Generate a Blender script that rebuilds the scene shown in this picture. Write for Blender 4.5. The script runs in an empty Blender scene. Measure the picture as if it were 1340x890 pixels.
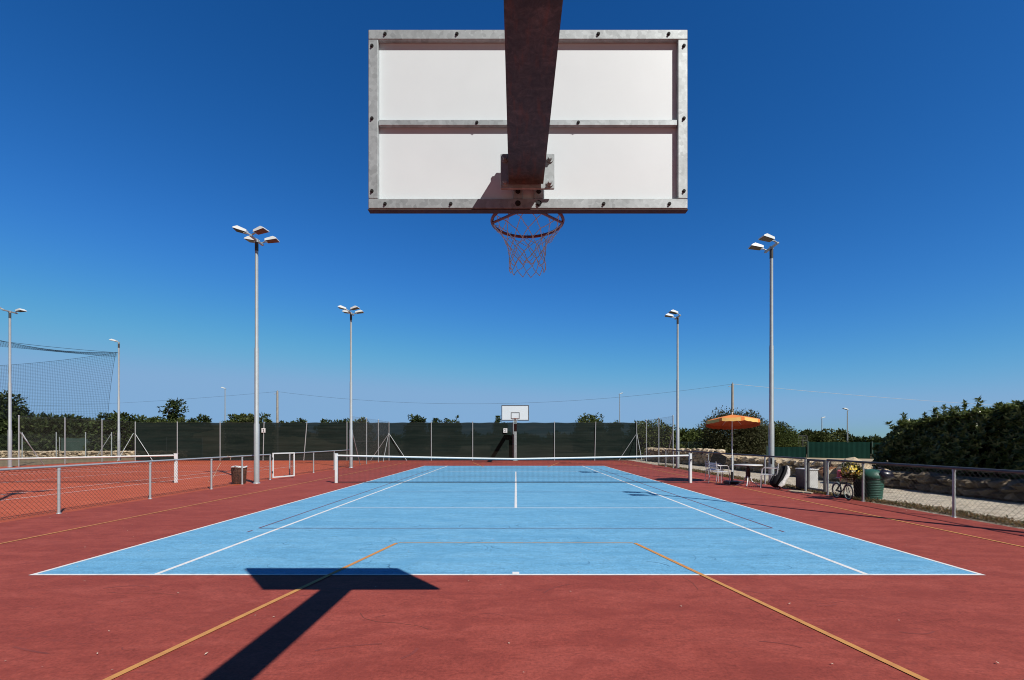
import bpy, math, random
from mathutils import Vector, Matrix, noise
R = math.radians
PI = math.pi
random.seed(7)
C = bpy.context.scene
COL = C.collection

# ------------------------------------------------------------------ helpers
def wx(px, Y): return (px - 675.0) * Y / 625.0
def wz(py, Y): return 1.555 + (576.5 - py) * Y / 625.0

class MB:
    """collects shapes in world (or local) coordinates and links them as one mesh object"""
    def __init__(s): s.v = []; s.f = []; s.sm = []; s.mi = []
    def add(s, vs, fs, smooth=False, mi=0):
        o = len(s.v); s.v.extend([tuple(q) for q in vs])
        for f in fs:
            s.f.append(tuple(i + o for i in f)); s.sm.append(smooth); s.mi.append(mi)
        return s
    def box(s, c, d, M=None, mi=0):
        x, y, z = d[0] / 2, d[1] / 2, d[2] / 2
        vs = [Vector((a, b, e)) for e in (-z, z) for (a, b) in ((-x, -y), (x, -y), (x, y), (-x, y))]
        if M is not None: vs = [M @ q for q in vs]
        vs = [q + Vector(c) for q in vs]
        return s.add(vs, [(3, 2, 1, 0), (4, 5, 6, 7), (0, 1, 5, 4), (1, 2, 6, 5), (2, 3, 7, 6), (3, 0, 4, 7)], mi=mi)
    def bbox(s, c, d, b=0.006, M=None):
        """box with chamfered edges"""
        x, y, z = d[0] / 2, d[1] / 2, d[2] / 2
        rings = [(-z, b), (-z + b, 0), (z - b, 0), (z, b)]
        vs = []
        for (zz, k) in rings:
            xx, yy = x - k, y - k
            pts = [(-xx + b, -yy), (xx - b, -yy), (xx, -yy + b), (xx, yy - b), (xx - b, yy), (-xx + b, yy), (-xx, yy - b), (-xx, -yy + b)]
            vs += [Vector((p[0], p[1], zz)) for p in pts]
        if M is not None: vs = [M @ q for q in vs]
        vs = [q + Vector(c) for q in vs]
        fs = [tuple(range(7, -1, -1)), tuple(range(24, 32))]
        for r in range(3):
            for i in range(8):
                j = (i + 1) % 8
                fs.append((r * 8 + i, r * 8 + j, r * 8 + 8 + j, r * 8 + 8 + i))
        return s.add(vs, fs)
    def tube(s, p0, p1, r0, r1=None, n=10, caps=True, smooth=True, mi=0):
        p0 = Vector(p0); p1 = Vector(p1)
        if r1 is None: r1 = r0
        d = (p1 - p0)
        if d.length < 1e-9: return s
        d.normalize()
        a = d.cross(Vector((0, 0, 1))) if abs(d.z) < .95 else d.cross(Vector((1, 0, 0)))
        a.normalize(); b = d.cross(a)
        vs = []
        for (p, r) in ((p0, r0), (p1, r1)):
            for i in range(n):
                t = 2 * PI * i / n
                vs.append(p + (a * math.cos(t) + b * math.sin(t)) * r)
        fs = [(i, i + n, (i + 1) % n + n, (i + 1) % n) for i in range(n)]
        s.add(vs, fs, smooth, mi)
        if caps and n > 2:
            s.add(vs[:n], [tuple(range(n))], False, mi); s.add(vs[n:], [tuple(range(n - 1, -1, -1))], False, mi)
        return s
    def path(s, pts, r, n=8, closed=False, smooth=True, rr=None):
        pts = [Vector(p) for p in pts]; m = len(pts)
        vs = []; up = None
        for i in range(m):
            if closed: t = pts[(i + 1) % m] - pts[i - 1]
            else: t = pts[min(i + 1, m - 1)] - pts[max(i - 1, 0)]
            t.normalize()
            if up is None:
                up = t.cross(Vector((0, 0, 1))) if abs(t.z) < .95 else t.cross(Vector((1, 0, 0)))
            up = (up - t * up.dot(t)); up.normalize()
            b = t.cross(up)
            q = r if rr is None else rr[i]
            for k in range(n):
                a = 2 * PI * k / n
                vs.append(pts[i] + (up * math.cos(a) + b * math.sin(a)) * q)
        fs = []
        for i in range(m if closed else m - 1):
            j = (i + 1) % m
            for k in range(n):
                l = (k + 1) % n
                fs.append((i * n + k, i * n + l, j * n + l, j * n + k))
        s.add(vs, fs, smooth)
        if not closed:
            s.add(vs[:n], [tuple(range(n - 1, -1, -1))]); s.add(vs[-n:], [tuple(range(n))])
        return s
    def lathe(s, c, prof, n=20, smooth=True, capb=True, capt=True, M=None):
        vs = []
        for (r, z) in prof:
            for i in range(n):
                a = 2 * PI * i / n
                q = Vector((r * math.cos(a), r * math.sin(a), z))
                if M is not None: q = M @ q
                vs.append(q + Vector(c))
        fs = []
        for k in range(len(prof) - 1):
            for i in range(n):
                j = (i + 1) % n
                fs.append((k * n + i, k * n + j, k * n + n + j, k * n + n + i))
        s.add(vs, fs, smooth)
        if capb: s.add(vs[:n], [tuple(range(n - 1, -1, -1))])
        if capt: s.add(vs[-n:], [tuple(range(n))])
        return s
    def quad(s, a, b, c, d, mi=0): return s.add([a, b, c, d], [(0, 1, 2, 3)], mi=mi)
    def rect(s, x0, y0, x1, y1, z): return s.quad((x0, y0, z), (x1, y0, z), (x1, y1, z), (x0, y1, z))
    def strip(s, p, q, w, z):
        a = Vector((p[0], p[1], 0)); b = Vector((q[0], q[1], 0)); d = (b - a).normalized()
        nn = Vector((-d.y, d.x, 0)) * (w / 2); Z = Vector((0, 0, z))
        return s.quad(a - nn + Z, b - nn + Z, b + nn + Z, a + nn + Z)
    def build(s, name, mat, parent=None, loc=None):
        o = Vector((0, 0, 0))
        if parent is not None:
            p = parent
            while p is not None: o = o + Vector(p.location); p = p.parent
            loc0 = Vector((0, 0, 0))
        else:
            loc0 = Vector(loc) if loc is not None else Vector((0, 0, 0)); o = loc0
        me = bpy.data.meshes.new(name)
        me.from_pydata([(q[0] - o.x, q[1] - o.y, q[2] - o.z) for q in s.v], [], s.f)
        for m in (mat if isinstance(mat, (list, tuple)) else [mat]): me.materials.append(m)
        me.polygons.foreach_set('use_smooth', s.sm)
        me.polygons.foreach_set('material_index', s.mi)
        me.update()
        ob = bpy.data.objects.new(name, me); COL.objects.link(ob)
        ob.location = loc0
        if parent is not None: ob.parent = parent
        return ob

def tag(o, label, cat, group=None):
    o['label'] = label; o['category'] = cat
    if group: o['group'] = group
    return o
def thing(name, loc, label, cat, group=None):
    o = bpy.data.objects.new(name, None); COL.objects.link(o); o.location = loc
    o.empty_display_size = .2
    return tag(o, label, cat, group)
def struct(o, kind='structure'):
    o['kind'] = kind; return o
def dup(root, loc, rz=0.0, label=None, group=None, skip=()):
    r = root.copy(); COL.objects.link(r); r.location = loc; r.rotation_euler = (0, 0, rz)
    if label: r['label'] = label
    if group: r['group'] = group
    for ch in list(root.children):
        c = ch.copy(); COL.objects.link(c); c.parent = r
        for g in list(ch.children):
            d = g.copy(); COL.objects.link(d); d.parent = c
    return r

# ------------------------------------------------------------------ materials
class NT:
    def __init__(s, name):
        s.m = bpy.data.materials.new(name); s.m.use_nodes = True
        s.t = s.m.node_tree; s.n = s.t.nodes; s.b = s.n['Principled BSDF']; s.out = s.n['Material Output']
    def new(s, t, **k):
        q = s.n.new(t)
        for a, v in k.items(): setattr(q, a, v)
        return q
    def link(s, a, b): s.t.links.new(a, b)
    def coord(s, kind='Object', scale=(1, 1, 1)):
        tc = s.new('ShaderNodeTexCoord'); mp = s.new('ShaderNodeMapping')
        mp.inputs['Scale'].default_value = scale
        s.link(tc.outputs[kind], mp.inputs['Vector']); return mp.outputs['Vector']
    def noise(s, vec, scale, detail=4, rough=.55, dist=0.0):
        q = s.new('ShaderNodeTexNoise'); q.inputs['Scale'].default_value = scale
        q.inputs['Detail'].default_value = detail; q.inputs['Roughness'].default_value = rough
        q.inputs['Distortion'].default_value = dist
        if vec is not None: s.link(vec, q.inputs['Vector'])
        return q.outputs['Fac']
    def ramp(s, fac, stops, interp='LINEAR'):
        q = s.new('ShaderNodeValToRGB'); cr = q.color_ramp; cr.interpolation = interp
        while len(cr.elements) < len(stops): cr.elements.new(.5)
        for e, (p, c) in zip(cr.elements, stops):
            e.position = p; e.color = (c if isinstance(c, (tuple, list)) else (c, c, c)) + (() if isinstance(c, (tuple, list)) and len(c) == 4 else (1,)) if isinstance(c, tuple) else (c, c, c, 1)
        s.link(fac, q.inputs['Fac']); return q.outputs['Color']
    def mix(s, a, b, fac, mode='MIX'):
        q = s.new('ShaderNodeMix', data_type='RGBA', blend_type=mode)
        for (v, i) in ((fac, 0), (a, 6), (b, 7)):
            if hasattr(v, 'is_linked') or hasattr(v, 'links'): s.link(v, q.inputs[i])
            elif i == 0: q.inputs[0].default_value = v
            else: q.inputs[i].default_value = tuple(v) + (1,)
        return q.outputs[2]
    def bump(s, h, strength=.2, dist=.01):
        q = s.new('ShaderNodeBump'); q.inputs['Strength'].default_value = strength; q.inputs['Distance'].default_value = dist
        s.link(h, q.inputs['Height']); s.link(q.outputs['Normal'], s.b.inputs['Normal'])
    def color(s, c):
        if hasattr(c, 'links'): s.link(c, s.b.inputs['Base Color'])
        else: s.b.inputs['Base Color'].default_value = tuple(c) + (1,)
        return s
    def set(s, **k):
        for a, v in k.items(): s.b.inputs[a.replace('_', ' ')].default_value = v
        return s

def plain(name, col, rough=.6, metal=0.0, var=.12, scale=6.0, bump=0.0, spec=.5):
    q = NT(name); v = q.coord()
    n = q.noise(v, scale, 5, .6)
    lo = tuple(c * (1 - var) for c in col); hi = tuple(min(1, c * (1 + var)) for c in col)
    q.color(q.ramp(n, [(.3, lo), (.7, hi)])).set(Roughness=rough, Metallic=metal)
    q.b.inputs['Specular IOR Level'].default_value = spec
    if bump: q.bump(q.noise(v, scale * 12, 3), bump, .004)
    return q.m

def acrylic(name, base, dark, light, stretch=(1, 1, 1), scuff=None):
    q = NT(name); v = q.coord('Object', stretch); v1 = q.coord('Object')
    big = q.noise(v1, .16, 4, .6, .6); mid = q.noise(v, 1.6, 6, .68, .6); fine = q.noise(v1, 38, 4, .72)
    c = q.ramp(mid, [(.40, dark), (.5, base), (.60, light)])
    c2 = q.ramp(big, [(.3, tuple(x * .9 for x in base)), (.7, tuple(min(1, x * 1.08) for x in base))])
    c = q.mix(c, c2, .5)
    g = q.ramp(fine, [(.30, .72), (.5, 1.0), (.72, 1.22)])
    c = q.mix(c, g, 1.0, 'MULTIPLY')
    gr = q.noise(q.coord('Object', (1, 1.6, 1)), 7.5, 5, .7, .8)
    c = q.mix(c, q.ramp(gr, [(.36, .86), (.5, 1.0), (.64, 1.09)]), 1.0, 'MULTIPLY')
    # worn blotches and scuffs with a shape of their own
    vb = q.coord('Object', (1.0, 1.7, 1)); bl = q.noise(vb, .9, 7, .72, 1.6)
    m = q.ramp(bl, [(.50, .0), (.62, .6)])
    c = q.mix(c, dark, m)
    vw = q.coord('Object', (.6, 2.6, 1)); sp = q.noise(vw, 5.0, 3, .5, 2.5)
    m2 = q.ramp(sp, [(.635, .0), (.70, .6)])
    c = q.mix(c, scuff or tuple(x * .62 for x in base), m2)
    # tiny pale specks of grit
    vo = q.new('ShaderNodeTexVoronoi'); vo.inputs['Scale'].default_value = 3.3; q.link(v1, vo.inputs['Vector'])
    m3 = q.ramp(vo.outputs['Distance'], [(.0, .55), (.022, .0)])
    c = q.mix(c, (.55, .45, .40), m3)
    q.color(c).set(Roughness=.78)
    q.b.inputs['Specular IOR Level'].default_value = .25
    q.bump(fine, .35, .004)
    return q.m

M_red = acrylic('red_acrylic', (.325, .066, .046), (.25, .047, .034), (.38, .085, .062), (.6, 1.5, 1), (.22, .05, .04))
M_blue = acrylic('blue_acrylic', (.158, .415, .64), (.118, .345, .56), (.205, .465, .68), (.35, 2.2, 1), (.09, .26, .45))
M_clay = acrylic('orange_red_court', (.54, .115, .052), (.44, .088, .040), (.60, .145, .072), (.6, 1.5, 1), (.33, .07, .045))

def paint(name, col, wear, under):
    q = NT(name); v = q.coord()
    n = q.noise(v, 9, 8, .72, .5)
    m = q.ramp(n, [(.58 - wear * .3, .0), (.66, .7)])
    q.color(q.mix(col, under, m)).set(Roughness=.75); return q.m
M_wline = paint('white_line_paint', (.80, .80, .79), .30, (.55, .53, .52))
M_yline = paint('ochre_line_paint', (.62, .30, .085), .5, (.47, .17, .07))
M_rline = paint('maroon_line_paint', (.17, .065, .095), .3, (.15, .16, .26))

def galvanised(name, base=(.36, .40, .415), rough=.48, metal=.25, rust=0.0, sp=1.0):
    q = NT(name); v = q.coord()
    vo = q.new('ShaderNodeTexVoronoi'); vo.inputs['Scale'].default_value = 48; q.link(v, vo.inputs['Vector'])
    a = q.ramp(vo.outputs['Color'], [(.1, tuple(x * (1 - .34 * sp) for x in base)), (.9, tuple(min(1, x * (1 + .34 * sp)) for x in base))])
    n = q.noise(v, 4.5, 6, .65, .3)
    b = q.ramp(n, [(.36, tuple(x * (1 - .34 * sp) for x in base)), (.62, tuple(min(1, x * (1 + .22 * sp)) for x in base))])
    c = q.mix(a, b, .55)
    if rust:
        rn = q.noise(v, 7, 8, .72, .4); m = q.ramp(rn, [(.56, .0), (.72, rust)])
        c = q.mix(c, (.20, .085, .04), m)
    q.color(c).set(Roughness=rough, Metallic=metal)
    q.bump(q.noise(v, 60, 3), .08, .002)
    return q.m
M_galv = galvanised('galvanised_steel')
def arm_mat():
    q = NT('weathered_arm_steel'); v = q.coord()
    n = q.noise(v, 26, 8, .75, .8); n2 = q.noise(v, 5, 6, .65, .4); n3 = q.noise(q.coord('Object', (9, 1.5, 9)), 4, 5, .6)
    c = q.ramp(n, [(.34, (.024, .023, .021)), (.5, (.050, .049, .045)), (.66, (.098, .092, .083))])
    c = q.mix(c, q.ramp(n2, [(.35, .65), (.65, 1.35)]), 1.0, 'MULTIPLY')
    c = q.mix(c, (.17, .065, .025), q.ramp(n3, [(.52, .0), (.68, .42)]))
    q.color(c).set(Roughness=.6); q.bump(n, .15, .002); return q.m
M_arm = arm_mat()
M_mast = galvanised('mast_steel', (.42, .47, .495), .45, .25, 0.0, .3)
M_railshade = plain('shaded_rail_steel', (.085, .088, .092), .5, .2, .2, 4)  # darker than the mast steel: the shaded side of the rails put into colour
M_mastpaint = plain('mast_grey_paint', (.42, .44, .45), .5, .1, .1, 3)
M_collar = plain('dark_collar', (.07, .072, .075), .5, .3)
M_boardwhite = plain('board_white', (.71, .78, .815), .45, 0, .025, 2.5)
M_linegrey = plain('board_marking', (.07, .07, .075), .55)
M_rim = plain('rim_red', (.20, .042, .022), .5, .1, .35, 30)
M_cord = plain('net_cord', (.64, .82, .84), .9, 0, .12, 40)
M_bolt = plain('bolt_dark', (.05, .05, .052), .45, .6)
M_hole = plain('bolt_hole', (.012, .012, .013), .8)
M_lampwhite = plain('lamp_white', (.68, .73, .74), .4, 0, .06)
M_lampglass = plain('lamp_glass', (.055, .045, .04), .15, 0, .3)
M_black = plain('black_plastic', (.018, .018, .02), .5)
M_white = plain('white_paint', (.74, .80, .82), .5, 0, .04)
M_netblack = plain('net_black', (.03, .032, .035), .85)
M_band = plain('net_band', (.76, .82, .84), .75, 0, .05)
M_ballnet = plain('ball_net', (.012, .022, .032), .85)
M_wire = plain('fence_wire', (.11, .115, .115), .6, .2)
M_wirered = plain('coated_fence_wire', (.055, .042, .04), .7, .1)
M_greenwire = plain('green_wire', (.03, .06, .05), .6)
M_cable = plain('cable_dark', (.05, .055, .06), .7)
M_cablelight = plain('cable_light', (.5, .52, .54), .6)
M_concrete = plain('concrete', (.36, .33, .29), .9, 0, .2, 3, .2)
M_wood = plain('bark', (.11, .085, .06), .95, 0, .3, 8, .4)
M_orange = plain('orange_canvas', (.80, .25, .055), .85, 0, .06, 3)
M_lining = plain('orange_lining', (.46, .085, .018), .9, 0, .08, 3)
M_yellow = plain('yellow_canvas', (.82, .52, .16), .85, 0, .06, 3)
M_alu = plain('aluminium', (.72, .73, .74), .35, .3)
M_tabletop = plain('table_top', (.72, .72, .70), .35)
M_greycab = plain('grey_cabinet', (.62, .63, .64), .5)
M_bin = plain('bin_green', (.022, .10, .075), .5)
M_bagpl = plain('bag_black', (.010, .010, .013), .75, 0, .2, 6, 0, .25)
M_matte = plain('matte_black', (.007, .007, .008), .95, 0, .2, 5, 0, .1)
M_baggrey = plain('bag_grey', (.62, .61, .61), .7, 0, .22, 9)
M_wicker = plain('brown_wicker', (.085, .034, .020), .9, 0, .85, 14)
M_pink = plain('pink_vinyl', (.55, .14, .17), .5)
M_brown = plain('dark_brown_metal', (.035, .020, .016), .6)
M_rubber = plain('rubber', (.025, .025, .027), .8)
M_mint = plain('pale_mint_paint', (.45, .56, .50), .5)
M_petal = plain('yellow_petals', (.86, .60, .08), .8, 0, .35, 30)
M_petalw = plain('cream_petals', (.84, .78, .46), .8, 0, .2, 30)

def screen_mat():
    q = NT('green_windscreen'); v = q.coord('Object', (.25, 1, 2.2))
    n = q.noise(v, 1.3, 6, .65, .5); n2 = q.noise(q.coord('Object', (.05, 1, 14)), 2.0, 3)
    c = q.ramp(n, [(.36, (.006, .015, .0135)), (.64, (.017, .026, .023))])
    c = q.mix(c, q.ramp(n2, [(.35, .75), (.65, 1.25)]), 1.0, 'MULTIPLY')
    q.color(c).set(Roughness=.9); q.b.inputs['Specular IOR Level'].default_value = .15
    tr = q.new('ShaderNodeBsdfTransparent'); mx = q.new('ShaderNodeMixShader'); mx.inputs[0].default_value = .035
    q.link(q.b.outputs[0], mx.inputs[1]); q.link(tr.outputs[0], mx.inputs[2]); q.link(mx.outputs[0], q.out.inputs['Surface'])
    return q.m
M_screen = screen_mat()
M_greenpanel = plain('dark_green_screen', (.005, .026, .021), .9, 0, .2, 1.5, 0, .08)

def foliage(name, dark, mid, light, rough=.5, spec=.3, trans=.25):
    q = NT(name); g = q.new('ShaderNodeNewGeometry')
    n = q.noise(q.coord('Object'), .9, 3)
    mm = q.new('ShaderNodeMath', operation='MULTIPLY_ADD'); q.link(g.outputs['Random Per Island'], mm.inputs[0]); mm.inputs[1].default_value = .65
    m3 = q.new('ShaderNodeMath', operation='MULTIPLY'); q.link(n, m3.inputs[0]); m3.inputs[1].default_value = .35
    q.link(m3.outputs[0], mm.inputs[2])
    c = q.ramp(mm.outputs[0], [(.1, dark), (.5, mid), (.92, light)])
    q.color(c).set(Roughness=rough); q.b.inputs['Specular IOR Level'].default_value = spec
    if trans:
        tl = q.new('ShaderNodeBsdfTranslucent'); q.link(c, tl.inputs[0]); mx = q.new('ShaderNodeMixShader'); mx.inputs[0].default_value = trans
        q.link(q.b.outputs[0], mx.inputs[1]); q.link(tl.outputs[0], mx.inputs[2]); q.link(mx.outputs[0], q.out.inputs['Surface'])
    return q.m
F_dark = foliage('foliage_dark', (.018, .030, .011), (.042, .064, .021), (.09, .118, .038), .7, .12, .22)
F_mid = foliage('foliage_mid', (.034, .050, .016), (.075, .105, .030), (.15, .175, .058), .7, .12, .22)
F_light = foliage('foliage_light', (.035, .050, .018), (.075, .095, .032), (.13, .14, .055), .7, .12, .15)
F_olive = foliage('foliage_olive', (.035, .040, .020), (.065, .072, .032), (.13, .13, .075), .7, .12, .15)
F_hedge = foliage('foliage_glossy', (.030, .050, .013), (.090, .125, .032), (.24, .28, .10), .33, .5, .32)
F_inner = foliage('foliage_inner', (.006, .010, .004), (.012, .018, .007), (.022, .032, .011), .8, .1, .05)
F_weed = foliage('dry_weed', (.10, .06, .025), (.18, .11, .05), (.27, .18, .09), .9, .1, .1)
F_weedg = foliage('green_weed', (.04, .05, .02), (.07, .075, .03), (.12, .11, .05), .9, .1, .1)

def ground_mat():
    q = NT('dry_ground'); v = q.coord()
    n = q.noise(v, .05, 6, .6, .5); f = q.noise(v, 3, 6, .7)
    c = q.ramp(n, [(.35, (.17, .13, .075)), (.5, (.24, .185, .10)), (.65, (.11, .11, .05))])
    q.color(q.mix(c, q.ramp(f, [(.3, .7), (.7, 1.2)]), 1.0, 'MULTIPLY')).set(Roughness=.95)
    q.bump(f, .5, .05); return q.m
def gravel_mat():
    q = NT('white_gravel'); v = q.coord()
    vo = q.new('ShaderNodeTexVoronoi'); vo.inputs['Scale'].default_value = 26; q.link(v, vo.inputs['Vector'])
    c = q.ramp(vo.outputs['Color'], [(0, (.40, .34, .25)), (.5, (.56, .49, .38)), (1, (.68, .61, .50))])
    n = q.noise(v, .8, 6, .65, .6); m = q.ramp(n, [(.56, .0), (.68, .55)])
    c = q.mix(c, (.33, .24, .14), m)
    v2 = q.new('ShaderNodeTexVoronoi'); v2.inputs['Scale'].default_value = 7; q.link(v, v2.inputs['Vector'])
    c = q.mix(c, q.ramp(v2.outputs['Color'], [(.1, .72), (.9, 1.2)]), 1.0, 'MULTIPLY')
    q.color(c).set(Roughness=.95); q.bump(vo.outputs['Distance'], 1.0, .03); return q.m
def stone_mat(name, a, b, c_, sc=2.2):
    q = NT(name); v = q.coord(); g = q.new('ShaderNodeNewGeometry')
    n = q.noise(v, sc, 7, .68, .4); f = q.noise(v, 16, 5, .7)
    c = q.ramp(n, [(.3, a), (.5, b), (.7, c_)])
    r = q.ramp(g.outputs['Random Per Island'], [(0, .7), (1, 1.2)])
    c = q.mix(c, r, 1.0, 'MULTIPLY'); c = q.mix(c, q.ramp(f, [(.3, .7), (.7, 1.18)]), 1.0, 'MULTIPLY')
    q.color(c).set(Roughness=.95); q.bump(f, .6, .03); return q.m
M_ground = ground_mat(); M_gravel = gravel_mat()
M_stone = stone_mat('limestone', (.34, .25, .16), (.52, .42, .29), (.64, .56, .44))
M_stoneshade = stone_mat('shaded_rock', (.13, .10, .065), (.20, .16, .11), (.29, .24, .18))  # darker copy of the limestone, with the hedge's shade put into its colour
M_stoneo = stone_mat('ochre_rock', (.28, .11, .05), (.38, .20, .11), (.46, .34, .22))
M_earth = stone_mat('ochre_earth', (.30, .20, .10), (.45, .36, .24), (.56, .49, .37), .7)
def sea_mat():
    q = NT('sea_water'); v = q.coord(); q.color((.02, .09, .17)).set(Roughness=.35); q.bump(q.noise(v, .2, 5), .4, .3); return q.m
M_sea = sea_mat()

# ------------------------------------------------------------------ setting: ground, courts, lines
g = MB()
g.rect(-900, -300, 900, 900, -.03)
struct(g.build('ground', M_ground))
g = MB(); g.rect(150, 250, 3000, 6000, -.02); struct(g.build('sea', M_sea))
g = MB(); g.rect(-30.6, -8, -9.74, 37.2, -.004); struct(g.build('side_court_ground', M_clay))
g = MB(); g.rect(-9.74, -8, 8.90, 37.25, 0.0); struct(g.build('court_surround', M_red))
YB, YF, YN = 5.505, 29.288, 17.403
XL, XR, SL, SR = -5.62, 5.42, -4.18, 4.07
g = MB(); g.rect(XL, YB, XR, YF, .002); struct(g.build('tennis_court', M_blue))
g = MB()
z = .0035
for x in (XL + .025, XR - .025): g.rect(x - .025, YB, x + .025, YF, z)
for x in (SL, SR): g.rect(x - .03, YB + .051, x + .03, YF - .051, z)
g.rect(XL + .051, YB, XR - .051, YB + .05, z); g.rect(XL + .051, YF - .05, XR - .051, YF, z)
for y in (YN - 6.4, YN + 6.4): g.rect(SL + .031, y - .025, SR - .031, y + .025, z)
g.rect(-.03, YN - 6.374, .03, YN + 6.374, z)
g.rect(-.04, YB + .051, .04, YB + .14, z); g.rect(-.04, YF - .14, .04, YF - .051, z)
struct(g.build('tennis_lines', M_wline))
g = MB(); z = .005
ys, ye = 8.45, 26.40
for x in (-4.55, 4.55):
    g.rect(x - .017, ys, x + .017, ye, z)
    for (a, b) in ((ys - .36, ys - .2), (ye + .2, ye + .36)): g.rect(x - .017, a, x + .017, b, z)
for y in (ys, YN - 3, YN + 3, ye): g.rect(-4.532, y - .017, 4.532, y + .017, z)
struct(g.build('volleyball_lines', M_rline))
g = MB(); z = .0065
xl, xr, y0, y1 = -7.75, 7.40, 1.45, 33.35
for x in (xl, xr): g.rect(x - .025, y0, x + .025, y1, z)
for y in (y0, y1): g.rect(xl + .026, y - .025, xr - .026, y + .025, z)
for (ya, yb) in ((y0 + .026, 7.25), (y1 - .026, 27.56)):
    s_ = 1 if yb > ya else -1
    for s in (-1, 1): g.strip((s * 2.98, ya), (s * 1.80, yb - .026 * s_), .055, z)
struct(g.build('basketball_lines', M_yline))
g = MB()
for yb in (7.25, 27.56): g.rect(-1.775, yb - .022, 1.775, yb + .022, z)
struct(g.build('free_throw_lines', paint('worn_ochre_paint', (.46, .33, .20), .75, (.20, .37, .52))))
# rubber scuffs and hairline cracks, each with a shape of its own
rr = random.Random(19); g = MB()
def mark(x, y, L, a, bend, w, z):
    n = 7; pts = []
    for i in range(n):
        u = i / (n - 1) - .5; pts.append((x + math.cos(a) * L * u - math.sin(a) * bend * (u * u * 4 - .5), y + math.sin(a) * L * u + math.cos(a) * bend * (u * u * 4 - .5)))
    for p, q in zip(pts[:-1], pts[1:]): g.strip(p, q, w, z)
for _ in range(90):
    y = 5.7 + rr.random() ** 1.5 * 20; mark(rr.uniform(-5.2, 5.2), y, rr.uniform(.06, .34), rr.uniform(0, PI), rr.uniform(-.08, .08), rr.uniform(.006, .022), .0028)
for (x, y) in ((-1.95, 7.35), (-.55, 7.40), (-1.9, 6.1), (-1.6, 5.95), (.9, 6.05), (2.6, 6.3)): mark(x, y, .16, rr.uniform(.8, 2.2), .06, .018, .0028)
struct(g.build('scuff_marks', plain('scuff_blue', (.085, .25, .42), .8, 0, .2, 5)), 'stuff')
g = MB()
for _ in range(70):
    y = 2.6 + rr.random() ** 1.3 * 12; x = rr.uniform(-7.3, 7.3)
    if YB - .25 < y and abs(x) < 5.7: continue
    mark(x, y, rr.uniform(.08, .5), rr.gauss(0, .5), rr.uniform(-.06, .06), rr.uniform(.008, .03), .0012)
struct(g.build('court_stains', plain('stain_red', (.235, .046, .034), .8, 0, .2, 5)), 'stuff')
g = MB()
for P in ([(-1.40, 4.30), (-1.33, 4.18), (-1.20, 4.10), (-1.02, 4.07), (-.80, 4.0), (-.72, 3.93)], [(1.9, 5.45), (1.93, 5.2), (1.9, 4.98)], [(-4.2, 4.9), (-4.0, 4.86), (-3.7, 4.87), (-3.4, 4.8)]):
    for p, q in zip(P[:-1], P[1:]): g.strip(p, q, .007, .0012)
struct(g.build('hairline_cracks', plain('crack_dark', (.17, .045, .032), .9)))
# left court lines
g = MB(); z = -.0015; cx = -18.86
for x in (-5.46, 5.46): g.rect(cx + x - .025, YB, cx + x + .025, YF, z)
for x in (-4.115, 4.115): g.rect(cx + x - .025, YB + .051, cx + x + .025, YF - .051, z)
for y in (YB + .025, YF - .025): g.rect(cx - 5.434, y - .025, cx + 5.434, y + .025, z)
for y in (YN - 6.4, YN + 6.4): g.rect(cx - 4.089, y - .025, cx + 4.089, y + .025, z)
g.rect(cx - .025, YN - 6.374, cx + .025, YN + 6.374, z)
struct(g.build('side_court_lines', M_wline))
# gravel yard on the right and its ochre bank
g = MB(); g.rect(8.90, -8, 17, 40, -.012); struct(g.build('gravel_yard', M_gravel))
g = MB()
bank = [(13.5, -2), (13.35, 8), (13.05, 12), (12.9, 17), (12.6, 21), (12.5, 24), (12.3, 28), (11.9, 30.5), (11.0, 33.8), (10.6, 37.5), (10.2, 44)]
nb = len(bank); vs = []
for (x, y) in bank: vs += [(x, y, -.02), (x + .30, y + .05, .42), (x + 2.2, y + .2, .56), (x + 9, y + 1, .42), (x + 40, y + 6, -.02)]
fs = []
for i in range(nb - 1):
    for k in range(4): a = i * 5 + k; fs.append((a, a + 1, a + 6, a + 5))
g.add(vs, fs, True); struct(g.build('terrain', M_earth))
# dry hill far left
g = MB(); vs = []; fs = []; NX, NY = 26, 10
for j in range(NY):
    for i in range(NX):
        x = -125 + 95 * i / (NX - 1); y = 78 + 60 * j / (NY - 1)
        h = 5.4 * max(0, math.sin(PI * i / (NX - 1))) ** .8 * max(0, math.sin(PI * min(1, j / (NY - 1)))) ** .7
        h += .5 * noise.noise(Vector((x * .1, y * .1, 0))) * (1 if 0 < i < NX - 1 and 0 < j < NY - 1 else 0)
        vs.append((x, y, h - .05))
for j in range(NY - 1):
    for i in range(NX - 1): a = j * NX + i; fs.append((a, a + 1, a + NX + 1, a + NX))
g.add(vs, fs, True); struct(g.build('hill', M_ground))

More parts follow.
